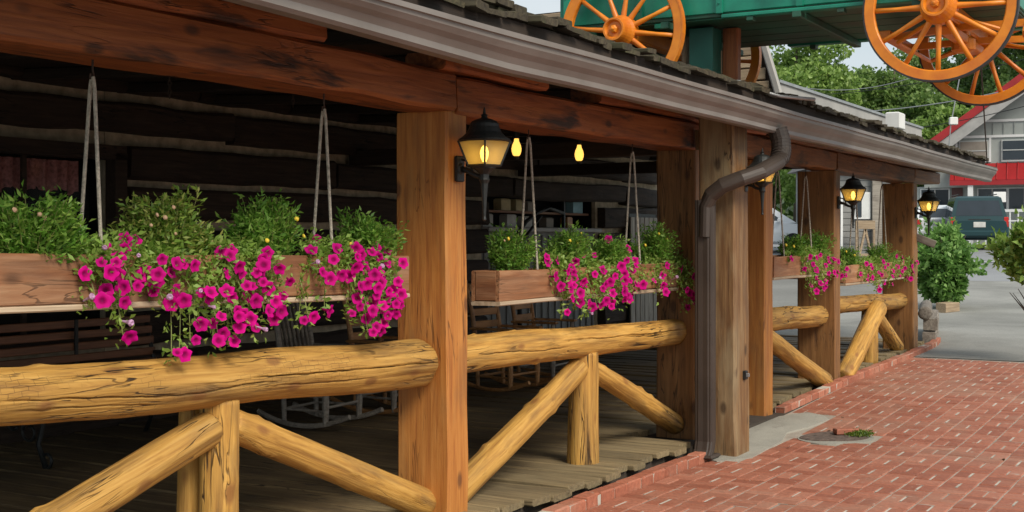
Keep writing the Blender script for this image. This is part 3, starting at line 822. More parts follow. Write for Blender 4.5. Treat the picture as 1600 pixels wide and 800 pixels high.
# beams on the posts
def beam(name, s0, s1, t0, t1, z0, z1, seed, mat=BEAM, rough=.012):
    return timber(name, L(s0, (t0 + t1) / 2, (z0 + z1) / 2), L(s1, (t0 + t1) / 2, (z0 + z1) / 2), abs(t0 - t1), z1 - z0, mat, cabin, seed=seed, rough=rough, ch=.018)
beam('beam', -5.0, .06, .02, -.30, 2.405, 2.625, 11)
beam('beam', .075, 3.70, .02, -.30, 2.405, 2.62, 12)
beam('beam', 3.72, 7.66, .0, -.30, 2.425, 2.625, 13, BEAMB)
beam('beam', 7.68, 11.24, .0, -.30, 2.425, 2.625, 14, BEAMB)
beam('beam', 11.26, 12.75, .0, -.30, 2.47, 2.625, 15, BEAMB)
beam('wall_plate', -5.0, -1.14, .055, -.22, 2.628, 2.745, 16)
beam('wall_plate', -.10, 1.10, .055, -.22, 2.628, 2.735, 17)
beam('wall_plate', 1.9, 5.3, .03, -.22, 2.63, 2.745, 18)
beam('wall_plate', 5.4, 12.7, .03, -.22, 2.63, 2.745, 19, BEAMB)
timber('bracket', L(3.58, .045, 2.56), L(3.60, .05, 2.40), .05, .04, OLDPOST, cabin, seed=5)
timber('tie_beam', L(5.0, -.3, 2.55), L(5.0, -4.5, 2.55), .16, .16, CEIL, cabin, seed=8)
timber('tie_beam', L(8.6, -.3, 2.58), L(8.6, -4.5, 2.58), .14, .14, CEIL, cabin, seed=10)
# roof deck, rafters, shakes
SL = .045
rz_ = lambda t: 2.80 + SL * (.58 - t)
mb = MB(); mb.prism([(-.56, rz_(.56)), (4.7, rz_(-4.7)), (4.7, rz_(-4.7) + .035), (-.56, rz_(.56) + .035)], -5.0, 12.95, 0)
roof = part('roof', mb, CEIL)
for i in range(17):
    s = -4.7 + i * 1.08
    timber('rafter', L(s, .50, rz_(.5) - .045), L(s, -4.6, rz_(-4.6) - .045), .07, .085, CEIL, roof, seed=i, seg=5)
timber('fascia_board', L(-5, .565, 2.745), L(12.93, .565, 2.745), .022, .17, CEIL, roof, seed=3, seg=30)
SHM = []
for i in range(10):
    rs = random.Random(i); w = .10 + .014 * i
    SHM.append((w, timber_mesh(.46, w - .008, .028 + .006 * (i % 3), i, 4, .012, .006, taper=.0)))
    SHM[-1][1].materials.append(SHAKE)
jv = []; jf = []
for course in range(14):
    tb = .64 - course * .125
    s = -5.0; k = course * 3
    while s < 13.0:
        w, me = SHM[random.randrange(10)]
        t0 = tb + random.uniform(-.045, .045)
        zb = rz_(.58) + .045 + SL * (.64 - tb) + (.032 * min(course, 2)) + random.uniform(-.006, .014) + .012 * noise.noise(Vector((s * .8, course, 0))) - .0035 * max(0.0, s)
        if random.random() < .10: zb += .018
        tilt = -.03 if course == 0 else .015
        rr = random.gauss(0, .03)
        # the shake runs from its butt (t0) back up the roof
        A = L(s + w / 2, t0, zb); B = L(s + w / 2 + random.gauss(0, .012), t0 - .46, zb + SL * .46 - tilt * .46 - .006)
        M = frame(A, B) @ Matrix.Rotation(rr, 4, 'X')
        if course < 2: link(bpy.data.objects.new('shake', me), roof, M)
        else:
            o0 = len(jv); jv += [tuple(M @ v.co) for v in me.vertices]; jf += [tuple(i + o0 for i in p.vertices) for p in me.polygons]
        s += w; k += 1
me = bpy.data.meshes.new('shakes'); me.from_pydata(jv, [], jf); me.update()
o = mesh_obj('shake_field', me, SHAKE, roof); o['kind'] = 'stuff'
# lifted course of shakes near the left of the eave
for i in range(9):
    w, me = SHM[random.randrange(10)]
    A = L(-.62 + i * .13, .52 + random.uniform(-.03, .03), rz_(.5) + .115 + .02 * math.sin(i * .8))
    link(bpy.data.objects.new('shake', me), roof, frame(A, A + Vector((.01, .46, .0))))
# gutter
gp = [(.575, 2.735), (.575, 2.535), (.655, 2.53), (.672, 2.545), (.672, 2.575), (.690, 2.605), (.715, 2.63), (.735, 2.66), (.738, 2.685), (.752, 2.688), (.752, 2.715), (.738, 2.718), (.732, 2.70), (.726, 2.665), (.705, 2.64), (.68, 2.612), (.662, 2.58), (.655, 2.545), (.587, 2.545), (.587, 2.735)]
vs = []; fs = []; ss = np.linspace(-5.0, 12.92, 60); n = len(gp)
for s in ss:
    drop = -.0035 * max(0.0, s)
    sag = drop + .003 * math.sin(s * 1.1) + .002 * math.sin(s * 2.7)
    lift = max(0.0, -.025 * (s + .41))
    for (t, z) in gp: vs.append(L(s, t, z + sag + lift * max(0, min(1, (2.70 - z) / .1))))
for i in range(len(ss) - 1):
    for k in range(n): fs.append((i * n + k, i * n + (k + 1) % n, (i + 1) * n + (k + 1) % n, (i + 1) * n + k))
fs.append(tuple(range(n))); fs.append(tuple(range((len(ss) - 1) * n, len(ss) * n)))
endc = [L(12.925, t, z) for t, z in gp[:10]]
mb = MB(); mb.add(vs, fs); mb.add(endc, [tuple(range(10))]); gut = part('gutter', mb, GUTTER)
for i in range(6):
    mb = MB(); mb.box(L(-3.6 + i * 3.0, .7, 2.706), (.03, .10, .004)); mb.build('gutter_hanger', GUTTER, gut)
# downspout: outlet, two elbows, long leg and foot
A0 = L(3.72, .665, 2.54)
pth = [A0, L(3.72, .69, 2.46), L(3.705, .70, 2.38), L(3.66, .705, 2.315), L(3.56, .70, 2.27), L(3.30, .655, 2.185), L(3.18, .56, 2.14), L(3.145, .43, 2.09), L(3.145, .335, 2.02), L(3.15, .29, 1.93), L(3.15, .285, 1.7)]
mb = MB(); mb.tube(pth, .062, 16, sq=(1.25, .95))
ds = part('downspout', mb, SPOUT)
cor = MB()
rr_ = []
for i in range(90):
    rr_.append(i)
def section(ph, z):
    return [(.075 * math.copysign(abs(math.cos(a)) ** .45, math.cos(a)) * (1 - .05 * (k % 2)), .052 * math.copysign(abs(math.sin(a)) ** .45, math.sin(a)) * (1 - .07 * (k % 2))) for k, a in enumerate(np.linspace(0, 2 * math.pi, 28, endpoint=False))]
sec = section(0, 0)
vs = []; fs = []
lv_ = [(1.98, 0, 0), (.26, 0, 0), (.14, 0, .0), (.08, .0, -.02), (.045, .0, -.05), (.03, .01, -.09)]
for (z, a, b) in lv_:
    for (u, v) in sec: vs.append(L(3.15 + b + v, .285 + a + u, z))
n = len(sec)
for i in range(len(lv_) - 1):
    for k in range(n): fs.append((i * n + k, i * n + (k + 1) % n, (i + 1) * n + (k + 1) % n, (i + 1) * n + k))
mb = MB(); mb.add(vs, fs); mb.build('straight_leg', SPOUT, ds)
for i in range(6):      # ribs of the upper elbow
    p = pth[1] + (pth[3] - pth[1]) * (i / 5.0)
for (a, b) in ((0, 4),):
    for i in range(a, b):
        for q in (.0, .33, .66):
            p = pth[i].lerp(pth[i + 1], q); d = (pth[i + 1] - pth[i]).normalized()
            mb = MB(); mb.tube([p - d * .004, p + d * .004], .0645, 16, sq=(1.25, .95)); mb.build('elbow_rib', SPOUT, ds)
mb = MB(); mb.box(L(3.12, .285, .03), (.2, .2, .03), ch=.012); mb.build('foot', SPOUT, ds)
# outlet box on the outer post
o = MB(); o.box((0, 0, 0), (.05, .03, .07), ch=.006); ob = o.build('hose_bib', IRON, cabin, Matrix.Translation(L(3.5, .475, .62)))
mb = MB(); mb.box((0, -.02, .0), (.02, .03, .03), ch=.004); mb.build('knob', STEEL, ob)
# upper flat roof behind with grey fascia, timber false gable, flood light
mb = MB(); mb.box(L(9.78, -2.4, 3.14), (6.36, 4.2, .28)); ur = part('upper_roof', mb, FASCIA)
mb = MB(); mb.box(L(9.78, -.31, 3.295), (6.40, .06, .03)); mb.build('roof_edge_trim', STEEL, ur)
mb = MB(); mb.box(L(13.05, -1.0, 3.05), (.18, 1.2, .34)); mb.build('roof_end_cap', SPOUT, ur)
mb = MB(); mb.box(L(9.78, -.45, 2.99), (6.3, .3, .04)); mb.build('flashing', CEIL, ur)
gb = MB(); gb.prism([(.22, 2.9), (.60, 4.2), (4.2, 4.2), (4.2, 2.9)], 6.44, 6.50, 0); gab = part('false_gable', gb, CEIL)
for i in range(10):
    z = 2.97 + i * .128; t = -.26 - (z - 2.95) * .30
    timber('board', L(6.425, t, z), L(6.425, -3.6, z), .03, .118, SIDING, gab, seed=i, seg=6)
timber('trim_board', L(6.40, -.17, 2.95), L(6.40, -.545, 4.2), .06, .07, FASCIA, gab, seed=1)

# ------------------------------------------------------------------ small lights on the wall
def lantern_at(s, t, z, label, scl=.88, first=[None]):
    if first[0] is None:
        root = thing('wall_lantern', label, 'lantern', group='lanterns on the porch posts')
        first[0] = root
        # local: +X along porch, -Y outwards; origin at the lantern's glass centre; the post face is at +Y .20
        mb = MB(); mb.box((0, .188, -.10), (.085, .022, .17), ch=.008); mb.lathe([(.0, 0), (.04, .0), (.03, .012), (.0, .016)], 12, (0, .178, -.10), Matrix.Rotation(R(90), 3, 'X')); mb.build('back_plate', IRON, root)
        arm = [Vector((0, .18, -.10)), Vector((0, .12, -.115)), Vector((0, .07, -.145)), Vector((0, .03, -.155)), Vector((0, 0, -.145))]
        mb = MB(); mb.tube(arm, [.022, .018, .016, .016, .02], 10); mb.tube([Vector((0, .17, -.04)), Vector((0, .13, -.05)), Vector((0, .10, -.09)), Vector((0, .09, -.13))], [.008] * 4, 8)
        mb.build('arm', IRON, root, None, True)
        mb = MB(); mb.lathe([(.004, -.44), (.014, -.43), (.010, -.41), (.016, -.30), (.024, -.20), (.036, -.175), (.030, -.165), (.03, -.14), (.055, -.115), (.075, -.10), (.075, -.085)], 8, phase=R(22.5)); mb.build('tail', IRON, root)
        # cage: four tapered panes, corner bars
        b, tp, z0, z1 = .072, .118, -.085, .075
        rot = Matrix.Rotation(R(-12), 3, 'Z')
        cb = [rot @ Vector((x * b, y * b, z0)) for x, y in ((-1, -1), (1, -1), (1, 1), (-1, 1))]
        ct = [rot @ Vector((x * tp, y * tp, z1)) for x, y in ((-1, -1), (1, -1), (1, 1), (-1, 1))]
        for i in range(4):
            mb = MB(); mb.add([cb[i], cb[(i + 1) % 4], ct[(i + 1) % 4], ct[i]], [(0, 1, 2, 3)]); mb.build('glass_pane', AMBER, root)
        mb = MB()
        for i in range(4): mb.tube([cb[i] * 1.01, ct[i] * 1.01], .008, 4)
        for i in range(4): mb.tube([cb[i], cb[(i + 1) % 4]], .010, 4)
        mb.build('cage', IRON, root)
        mb = MB(); mb.lathe([(.012, -.06), (.024, -.03), (.028, .0), (.02, .03), (.006, .045)], 12); mb.build('bulb', BULB, root, None, True)
        mb = MB(); q = math.sqrt(2)
        mb.lathe([(.10 * q, .070), (.158, .066), (.172, .076), (.165, .086), (.138, .103), (.112, .130), (.096, .165), (.092, .185), (.08, .20), (.05, .213), (.024, .220), (.018, .232), (.024, .239), (.010, .250), (.006, .28), (.001, .292)], 20)
        mb.build('hood', IRON, root, None, False)
    else:
        root = copy_tree(first[0]); root['label'] = label
    root.location = W(s, t, z); root.rotation_euler = (0, 0, TH); root.scale = (scl, scl, scl)
    return root
lantern_at(.105, .176, 2.17, 'large black wall lantern with lit amber glass on the nearest honey brown post')
lantern_at(3.56, .595, 2.185, 'black wall lantern half hidden behind the elbow of the brown downspout', .72)
lantern_at(7.68, .165, 2.16, 'black wall lantern with lit amber glass between the two far flower boxes', .82)
lantern_at(11.27, .17, 2.12, 'black wall lantern on the last porch post beside the leafy shrub')
def pendant(s, t, z, label, first=[None]):
    if first[0] is None:
        root = thing('pendant_lamp', label, 'lamp', group='small pendant lamps under the porch ceiling'); first[0] = root
        mb = MB(); mb.lathe([(.014, -.075), (.03, -.065), (.040, -.035), (.042, -.01), (.036, .02), (.022, .05), (.018, .075)], 14); mb.build('glass_chimney', PENDB, root, None, True)
        mb = MB(); mb.lathe([(.02, -.10), (.024, -.085), (.016, -.07)], 12); mb.lathe([(.02, .075), (.024, .09), (.024, .13), (.012, .145)], 12); mb.build('cap', IRON, root)
        mb = MB(); mb.tube([(0, 0, .14), (0, 0, .40)], .005, 6); mb.build('stem', IRON, root)
    else: root = copy_tree(first[0]); root['label'] = label
    root.location = W(s, t, z)
pendant(s_at(807, -1.5), -1.5, 2.46, 'small lit pendant lamp with glass chimney just right of the large lantern')
pendant(s_at(905, -1.5), -1.5, 2.48, 'small lit pendant lamp with glass chimney hanging between the two planter ropes')
for (px, t, z1, z0, lab) in ((265, -.9, 2.75, 2.42, 'short rusty chain hanging left under the beam between two rope hangers'), (458, -.9, 2.75, 2.46, 'short rusty chain hanging beside the right rope of the nearest planter')):
    s = s_at(px, t); mb = MB(); z = z1; k = 0
    while z > z0:
        M = Matrix.Rotation(R(90) * (k % 2), 3, 'Z')
        ring = [M @ Vector((.008 * math.cos(a), 0, .014 * math.sin(a))) + Vector((0, 0, z - z0)) for a in np.linspace(0, 2 * math.pi, 9)]
        mb.tube(ring, .0028, 5, False); z -= .022; k += 1
    o = mb.build('chain', DARKMETAL, None, Matrix.Translation(W(s, t, z0))); tag(o, lab, 'chain')

# ------------------------------------------------------------------ log railings, one per bay
def railing(name_label, s0, z_of):
    return thing('log_railing', name_label, 'railing', W(s0, -.17, 0), TH, 'rustic log railings between the posts')
def RL(s, z, s0, t=-.17): return Vector((s - s0, -(t + .17), z))
CRK = [(math.pi * 1.02, 0, 0, 0)]
b0 = -3.79
r1 = railing('nearest golden log railing with long crack, left of the honey brown post', b0, None)
# log local frame: X along, Y left (inwards), Z up: the street side is -Y, angle pi..3pi/2
log('rail', RL(-3.79, 1.115, b0), RL(-.004, .978, b0), .102, .134, GOLDX, r1, 3, nA=170, nX=150, rough=.055, knots=9, crack=[(math.pi * 1.06, .85, 2.45, .04), (math.pi * .985, 2.2, 3.8, .055), (math.pi * 1.12, 2.3, 3.2, .025), (math.pi * 1.17, .9, 1.7, .02)], round0=.2, round1=.45)
log('short_post', RL(-1.65, .02, b0), RL(-1.65, .95, b0), .094, .090, GOLD, r1, 5, knots=4, nA=48, crack=[(math.pi * .5, .1, .85, .01)], round1=.1)
log('short_post', RL(-1.66, .02, b0, -.36), RL(-1.66, .90, b0, -.34), .07, .06, GOLD, r1, 6, knots=3)
log('brace', RL(-1.70, .825, b0), RL(-3.72, .20, b0), .082, .092, GOLD, r1, 7, knots=13, nA=64)
log('brace', RL(-1.60, .835, b0), RL(.02, .165, b0), .075, .088, GOLD, r1, 8, knots=16, nA=64)
b0 = .21
r2 = railing('golden log railing between the honey brown post and the downspout', b0, None)
log('rail', RL(.205, 1.0, b0), RL(3.70, .925, b0), .113, .104, GOLD, r2, 13, nA=160, nX=140, rough=.05, knots=8, crack=[(math.pi * .93, 1.3, 3.4, .055), (math.pi * .97, 2.2, 3.1, .03), (math.pi * 1.03, .2, 1.4, .035)], round1=.5)
log('short_post', RL(2.0, .02, b0), RL(2.0, .89, b0), .116, .100, GOLD, r2, 15, knots=6, nA=48, crack=[(math.pi * .45, .05, .8, .012), (math.pi * .6, .1, .6, .01)], round1=.1)
log('brace', RL(1.93, .78, b0), RL(.26, .13, b0), .080, .087, GOLD, r2, 16, knots=12, nA=64)
log('brace', RL(2.06, .775, b0), RL(3.66, .17, b0), .070, .085, GOLD, r2, 17, knots=11, nA=64)
b0 = 5.55
r3 = railing('short golden log railing in the narrow bay beyond the downspout', b0, None)
log('rail', RL(5.56, .91, b0), RL(7.60, .855, b0), .118, .112, GOLD, r3, 23, knots=5, nA=64, crack=[(math.pi * 1.1, .3, 1.6, .02)], round1=.6)
log('brace', RL(5.50, .80, b0, -.1), RL(7.42, .155, b0, -.06), .085, .095, GOLD, r3, 24, knots=6)
log('short_post', RL(6.5, .1, b0, -.5), RL(6.5, .78, b0, -.42), .08, .08, GOLD, r3, 25, knots=3)
b0 = 7.79
r4 = railing('far golden log railing with crossing braces before the last post', b0, None)
log('rail', RL(7.79, .955, b0), RL(11.17, .87, b0), .098, .10, GOLD, r4, 33, knots=6, nA=56, crack=[(math.pi * 1.0, .6, 2.4, .02)])
log('short_post', RL(9.6, .15, b0), RL(9.6, .84, b0), .105, .095, GOLD, r4, 34, knots=3, round1=.1)
log('brace', RL(9.45, .87, b0, -.02), RL(7.92, .16, b0, -.01), .115, .10, GOLD, r4, 35, knots=5, crack=[(math.pi * 1.1, .2, 1.4, .02)])
log('brace', RL(9.72, .82, b0), RL(11.0, .26, b0), .085, .09, GOLD, r4, 36, knots=4)

# ------------------------------------------------------------------ hanging planters with flowers
def flower_mesh(seed):
    rs = random.Random(seed); vs = [(0, 0, -.012)]; fs = []; n = 20
    for (rad, z) in ((.008, -.006), (.020, .002), (.0335, .0)):
        for k in range(n):
            a = 2 * math.pi * k / n
            lob = 1 + (.10 * math.cos(5 * a) if rad > .03 else .03 * math.cos(5 * a))
            vs.append((rad * lob * math.cos(a) * (1 + rs.uniform(-.04, .04)), rad * lob * math.sin(a) * (1 + rs.uniform(-.04, .04)), z + (.004 * math.cos(5 * a + .6) + rs.uniform(-.003, .003) if rad > .03 else 0)))
    for k in range(n): fs.append((0, 1 + k, 1 + (k + 1) % n))
    for r in range(2):
        for k in range(n): fs.append((1 + r * n + k, 1 + (r + 1) * n + k, 1 + (r + 1) * n + (k + 1) % n, 1 + r * n + (k + 1) % n))
    # tube behind
    o = len(vs)
    for (rad, z) in ((.009, -.008), (.005, -.045)):
        for k in range(6): a = 2 * math.pi * k / 6; vs.append((rad * math.cos(a), rad * math.sin(a), z))
    for k in range(6): fs.append((o + k, o + (k + 1) % 6, o + 6 + (k + 1) % 6, o + 6 + k))
    me = bpy.data.meshes.new('petunia_flower'); me.from_pydata(vs, [], fs); me.update(); me.materials.append(PETAL)
    me.polygons.foreach_set('use_smooth', [True] * len(me.polygons))
    return me
FLW = [flower_mesh(i) for i in range(6)]
mb = MB(); mb.lathe([(.003, -.03), (.005, 0), (.012, .018), (.007, .024), (.001, .02)], 7); WILT = mb.mesh('wilted'); WILT.materials.append(WILTED)
mb = MB(); mb.lathe([(.004, -.008), (.014, -.004), (.018, .004), (.012, .012), (.003, .014)], 9); MFL = mb.mesh('marigold_head'); MFL.materials.append(YELLOWF)
MFO = MFL.copy(); MFO.materials.clear(); MFO.materials.append(ORANGEF)

def px_plane(px, py, t):
    s = s_at(px, t); p = W(s, t); return s, 1.68 - (py - 374) * p.y / 2000.0

def petunia(label, fl_px, t_front, seed, greens, box_top, size=1.0, trail=0.35):
    """flowers given as picture points on the plane of the box front, then spread in depth"""
    rs = random.Random(seed)
    pts = [(px_plane(x, y, t_front)) for x, y in fl_px]
    sc = sum(p[0] for p in pts) / len(pts)
    root = thing('petunia', label, 'flowers', W(sc, t_front - .08, box_top), TH, 'trailing petunias in the planters')
    toL = lambda s, t, z: Vector((s - sc, -(t - (t_front - .08)), z - box_top))
    P = []
    for i, (s, z) in enumerate(pts):
        t = t_front + rs.uniform(.03, .105) - (.10 * max(0, min(1, (z - box_top) / .08)) if z > box_top else 0)
        p = toL(s, t, z); P.append(p)
        d = Vector((rs.gauss(-.45, .35), -1.0 + rs.gauss(0, .2), rs.gauss(.12, .32))).normalized()
        q = d.to_track_quat('Z', 'Y').to_matrix().to_4x4() @ Matrix.Rotation(rs.uniform(0, 6.28), 4, 'Z')
        sc2 = size * rs.uniform(.66, 1.04)
        wl2 = rs.random() < .05
        M = Matrix.Translation(p) @ q @ Matrix.Scale(sc2 * (1.25 if wl2 else 1), 4)
        link(bpy.data.objects.new('wilted_flower' if wl2 else 'flower', WILT if wl2 else FLW[i % 6]), root, M)
    # leaves along stems that run from the box rim to each flower
    C = []; Dr = []; Ls = []; stm = MB()
    for p in P:
        a = Vector((p.x * .75 + rs.gauss(0, .05), .05, min(.02, abs(p.z)) + .01))
        mid = Vector(((a.x + p.x) / 2 + rs.gauss(0, .02), -.07 + rs.gauss(0, .02), max(a.z, p.z) * .5 + .02))
        path = []
        for i in range(9):
            u = i / 8; path.append(a * (1 - u) ** 2 + mid * 2 * u * (1 - u) + (p + Vector((0, .035, -.005))) * u * u)
        stm.tube(path, .0022, 3, False)
        for q in path[1:]:
            for _ in range(greens * 3):
                C.append(q + Vector((rs.gauss(0, .03), rs.gauss(.008, .018), rs.gauss(0, .028)))); Dr.append((rs.gauss(0, 1), rs.gauss(-.7, .7), rs.gauss(.1, .9))); Ls.append(rs.uniform(.022, .044) * size)
    V = leaves(np.array([list(c) for c in C]), np.array(Dr), np.array(Ls), np.array(Ls) * .48)
    mesh_obj('foliage', quads_mesh('petunia_leaves', V), PETG, root)['kind'] = 'stuff'
    stm.build('stem', STEM, root)['kind'] = 'stuff'
    return root

def marigold(label, px, py, rpx, t, box_top, seed, heads=(), dry=0, nleaf=3000, hk=1.0):
    rs = random.Random(seed); s = s_at(px, t); sc = W(s, t).y / 2000.0
    rw = rpx * sc; zc = 1.68 - (py - 374) * W(s, t).y / 2000.0
    ztop = zc + rpx * sc * hk; H = ztop - box_top + .03
    root = thing('marigold', label, 'plant', W(s, t, box_top - .03), TH, 'feathery marigold plants in the planters')
    clumps = [(-.80 + 1.6 * q / 6 + rs.uniform(-.1, .1), rs.uniform(-.6, .6), rs.uniform(.80, 1.14) * (1 - .40 * (-.85 + 1.7 * q / 6) ** 2)) for q in range(7)]
    sg = int(nleaf * 2.0 / 34); C = []; Dr = []; Ls = []; stm = MB()
    for i in range(sg):
        ck = clumps[i % len(clumps)]
        u = ck[0] + rs.gauss(0, .17); v = ck[1] + rs.gauss(0, .3)
        lobe = 1 + .30 * noise.noise(Vector((u * 2.6, v * 2.6, seed)))
        tip = Vector((u * rw * lobe * 1.02, v * min(rw, .13) * 1.1, H * ck[2] * (1 - 1.1 * (u - ck[0]) ** 2) * rs.uniform(.5, 1.0)))
        base = Vector((u * rw * .35, v * .05, 0))
        stm.tube([base, (base + tip) * .5 + Vector((0, 0, H * .06)), tip], [.003, .0025, .0015], 3, False)
        nn = 34
        for k in range(nn):
            f = .25 + .8 * (k / nn); q = base.lerp(tip, min(1, f))
            C.append(q + Vector((rs.gauss(0, .016), rs.gauss(0, .016), rs.gauss(0, .014)))); Dr.append((rs.gauss(u * .7, .8), rs.gauss(v * .6 - .2, .8), rs.gauss(.45, .6))); Ls.append(rs.uniform(.016, .046))
    Ls = np.array(Ls) * (1 if rpx > 32 else .95)
    V = leaves(np.array([list(c) for c in C]), np.array(Dr), Ls, Ls * .34)
    mesh_obj('foliage', quads_mesh('marigold_leaves', V), MARIDRY if dry else MARI, root)['kind'] = 'stuff'
    stm.build('stem', STEM, root)['kind'] = 'stuff'
    for (hx, hy, kind) in heads:
        th_ = t + .09; hs, hz = px_plane(hx, hy, th_)
        link(bpy.data.objects.new('flower_head', MFL if kind == 'y' else MFO), root, Matrix.Translation(Vector((hs - s, -(th_ - t), hz - (box_top - .03)))) @ Matrix.Rotation(R(70), 4, 'X') @ Matrix.Rotation(rs.uniform(-.6, .6), 4, 'Y') @ Matrix.Scale(rs.uniform(.6, .9) if kind == 'y' else rs.uniform(.4, .65), 4))
    return root

def planter(label, s0, s1, z0, z1, hooks, seed, tilt=0.0):
    t0 = .0; wd = .175
    root = thing('hanging_planter', label, 'planter', W(s0, -.15, z0), TH, 'wooden flower boxes hung on ropes')
    root.rotation_euler = (0, math.atan(-tilt), TH)
    Ln = s1 - s0; H = z1 - z0; y0 = -.0875
    timber('front_board', (0, y0, H / 2), (Ln, y0, H / 2 + .004), .028, H, BOX, root, seed=seed, rough=.006, ch=.006)
    timber('back_board', (0, -y0, H / 2), (Ln, -y0, H / 2), .026, H, BOX, root, seed=seed + 1, rough=.005, ch=.006)
    for x in (.014, Ln - .014):
        M = frame(Vector((x, -.072, H / 2)), Vector((x, .072, H / 2)))
        mesh_obj('end_board', timber_mesh(.144, .028, H - .006, seed + 2, 4, .005, .005), BOX, root, M)
    timber('bottom_board', (-.004, 0, -.014), (Ln + .004, 0, -.014), .21, .026, PALEWOOD, root, seed=seed + 3, rough=.004, ch=.006)
    mb = MB(); n = 60
    vs = []; fs = []
    for i in range(n + 1):
        for j in range(4): vs.append((.03 + (Ln - .06) * i / n, -.07 + .14 * j / 3, H - .03 + .012 * noise.noise(Vector((i * .7, j * .8, seed)))))
    for i in range(n):
        for j in range(3): fs.append((i * 4 + j, i * 4 + 4 + j, i * 4 + 5 + j, i * 4 + 1 + j))
    mb.add(vs, fs); mb.build('soil', EARTH, root)
    for hs in hooks:
        x = hs - s0; ht = 2.40 - z0 - tilt * (hs - s0)
        hk = MB(); hk.tube([(x, 0, ht + .03), (x, 0, ht - .03), (x + .012, .006, ht - .05), (x + .004, .012, ht - .072), (x - .012, .0, ht - .062), (x - .016, -.006, ht - .045)], .0045, 6); hk.build('hook', DARKMETAL, root)
        apex = Vector((x, 0, ht - .058))
        for y in (-.066, .066):
            r_ = MB(); r_.tube([apex + Vector((0, y * .06, 0)), apex + Vector((0, y * .2, -.05)), Vector((x, y, H * .9)), Vector((x, y, H * .3))], .0078, 8); r_.build('rope', ROPE, root)
    return root
hk1 = (s_at(140, -.15), s_at(503, -.15)); hk2 = (s_at(826, -.15), s_at(988, -.15)); hk3 = (6.13, s_at(1259, -.15)); hk4 = (s_at(1335, -.15), s_at(1378, -.15))
planter('nearest long wooden flower box hanging left of the honey brown post', -3.05, -.31, 1.432, 1.63, hk1, 40, -.016)
planter('wooden flower box hanging in front of the rocking chairs before the downspout', .65, 3.40, 1.30, 1.49, hk2, 50)
planter('small wooden flower box hanging just beyond the downspout', 5.72, 7.45, 1.32, 1.52, hk3, 60)
planter('farthest wooden flower box hanging before the last post', 8.15, 10.85, 1.19, 1.39, hk4, 70)

Z8 = lambda L_, ox, oy, k: [(ox + a / k, oy + b / k) for a, b in L_]
A_all = Z8([(65, 378), (85, 490), (122, 325), (160, 325), (185, 260), (142, 370), (225, 310), (208, 380), (168, 455), (155, 492), (228, 510), (218, 440), (237, 600), (233, 668), (305, 215), (357, 230), (287, 270), (328, 290), (387, 312), (340, 357), (322, 390), (282, 435), (370, 405), (400, 415), (387, 458), (415, 487), (452, 330), (452, 370), (490, 310), (515, 333), (543, 340), (483, 458), (487, 500), (543, 455), (215, 275), (118, 500), (355, 380), (465, 515)], 100, 300, 2.963)
B_all = Z8([(600, 460), (612, 490), (615, 528), (733, 292), (775, 270), (737, 347), (710, 378), (775, 380), (770, 432), (690, 455), (700, 487), (580, 610), (652, 572), (660, 608), (563, 683), (535, 752), (490, 740), (745, 545), (743, 575), (800, 585), (755, 625), (800, 630), (860, 627), (700, 655), (668, 685), (760, 690), (828, 432), (835, 372), (855, 335), (830, 480), (870, 405), (790, 560), (590, 465)], 100, 300, 2.963) + [(405, 395), (415, 420), (427, 440), (402, 450), (428, 462), (396, 485), (424, 486), (419, 499), (383, 512), (392, 405), (410, 470), (378, 470), (345, 395), (412, 402), (388, 440), (397, 425)]
def scatter(seed, boxes):
    rs = random.Random(seed); out = []
    for (x0, x1, y0, y1, n, md) in boxes:
        tries = 0; k = 0
        while k < n and tries < 400:
            tries += 1; p = (rs.uniform(x0, x1), rs.uniform(y0, y1))
            if all((p[0] - q[0]) ** 2 + (p[1] - q[1]) ** 2 > md * md for q in out): out.append(p); k += 1
    return out
C_all = [(508, 373), (485, 390), (520, 388), (547, 388), (484, 425), (492, 435), (515, 430), (470, 495), (492, 486), (462, 500), (478, 410), (500, 405)] + scatter(3, [(530, 612, 385, 440, 20, 11), (540, 616, 440, 492, 20, 11), (555, 590, 490, 518, 6, 10), (570, 612, 470, 485, 4, 9)])
A2 = Z8([(428, 470), (425, 440), (490, 462), (550, 470), (515, 498), (465, 522), (513, 530), (430, 552), (497, 575), (480, 620), (462, 610), (545, 645), (518, 675), (488, 755), (628, 430), (610, 600), (590, 585), (655, 540), (668, 620), (706, 515), (735, 550), (705, 585), (775, 495), (785, 575), (717, 645), (630, 710), (660, 715), (595, 758), (620, 725), (765, 700), (795, 685), (790, 640), (500, 600), (540, 560), (690, 600), (570, 700), (725, 720), (690, 690)], 740, 280, 3.636)
B2 = Z8([(703, 430), (832, 462), (895, 465), (860, 490), (870, 515), (825, 540), (850, 575), (888, 595), (862, 628), (905, 390), (920, 402), (875, 430), (812, 340), (848, 680), (870, 668), (815, 610), (962, 575), (935, 600), (800, 660)], 740, 280, 3.636)
C2 = Z8([(1040, 490), (1035, 545), (1030, 605), (1030, 640), (1110, 437), (1145, 510), (1195, 552), (1225, 540), (1100, 560), (1230, 597), (1250, 635), (1145, 628), (1170, 645), (1205, 665), (1215, 690), (1185, 727), (1195, 655), (1010, 560)], 740, 280, 3.636)
A3 = scatter(5, [(1252, 1278, 395, 425, 10, 6), (1262, 1290, 425, 455, 8, 6), (1285, 1318, 398, 432, 9, 6)]) + [(1230, 404), (1262, 455), (1278, 447)]
A4 = scatter(6, [(1340, 1362, 405, 440, 7, 6), (1360, 1395, 400, 445, 12, 6), (1395, 1424, 400, 440, 13, 6)]) + [(1345, 437), (1362, 453), (1312, 420)]
tf = -.045
petunia('magenta petunias spilling over the left half of the nearest flower box', A_all, tf, 1, 3, 1.595)
petunia('magenta petunias trailing lowest over the middle of the nearest flower box', B_all, tf, 2, 3, 1.595)
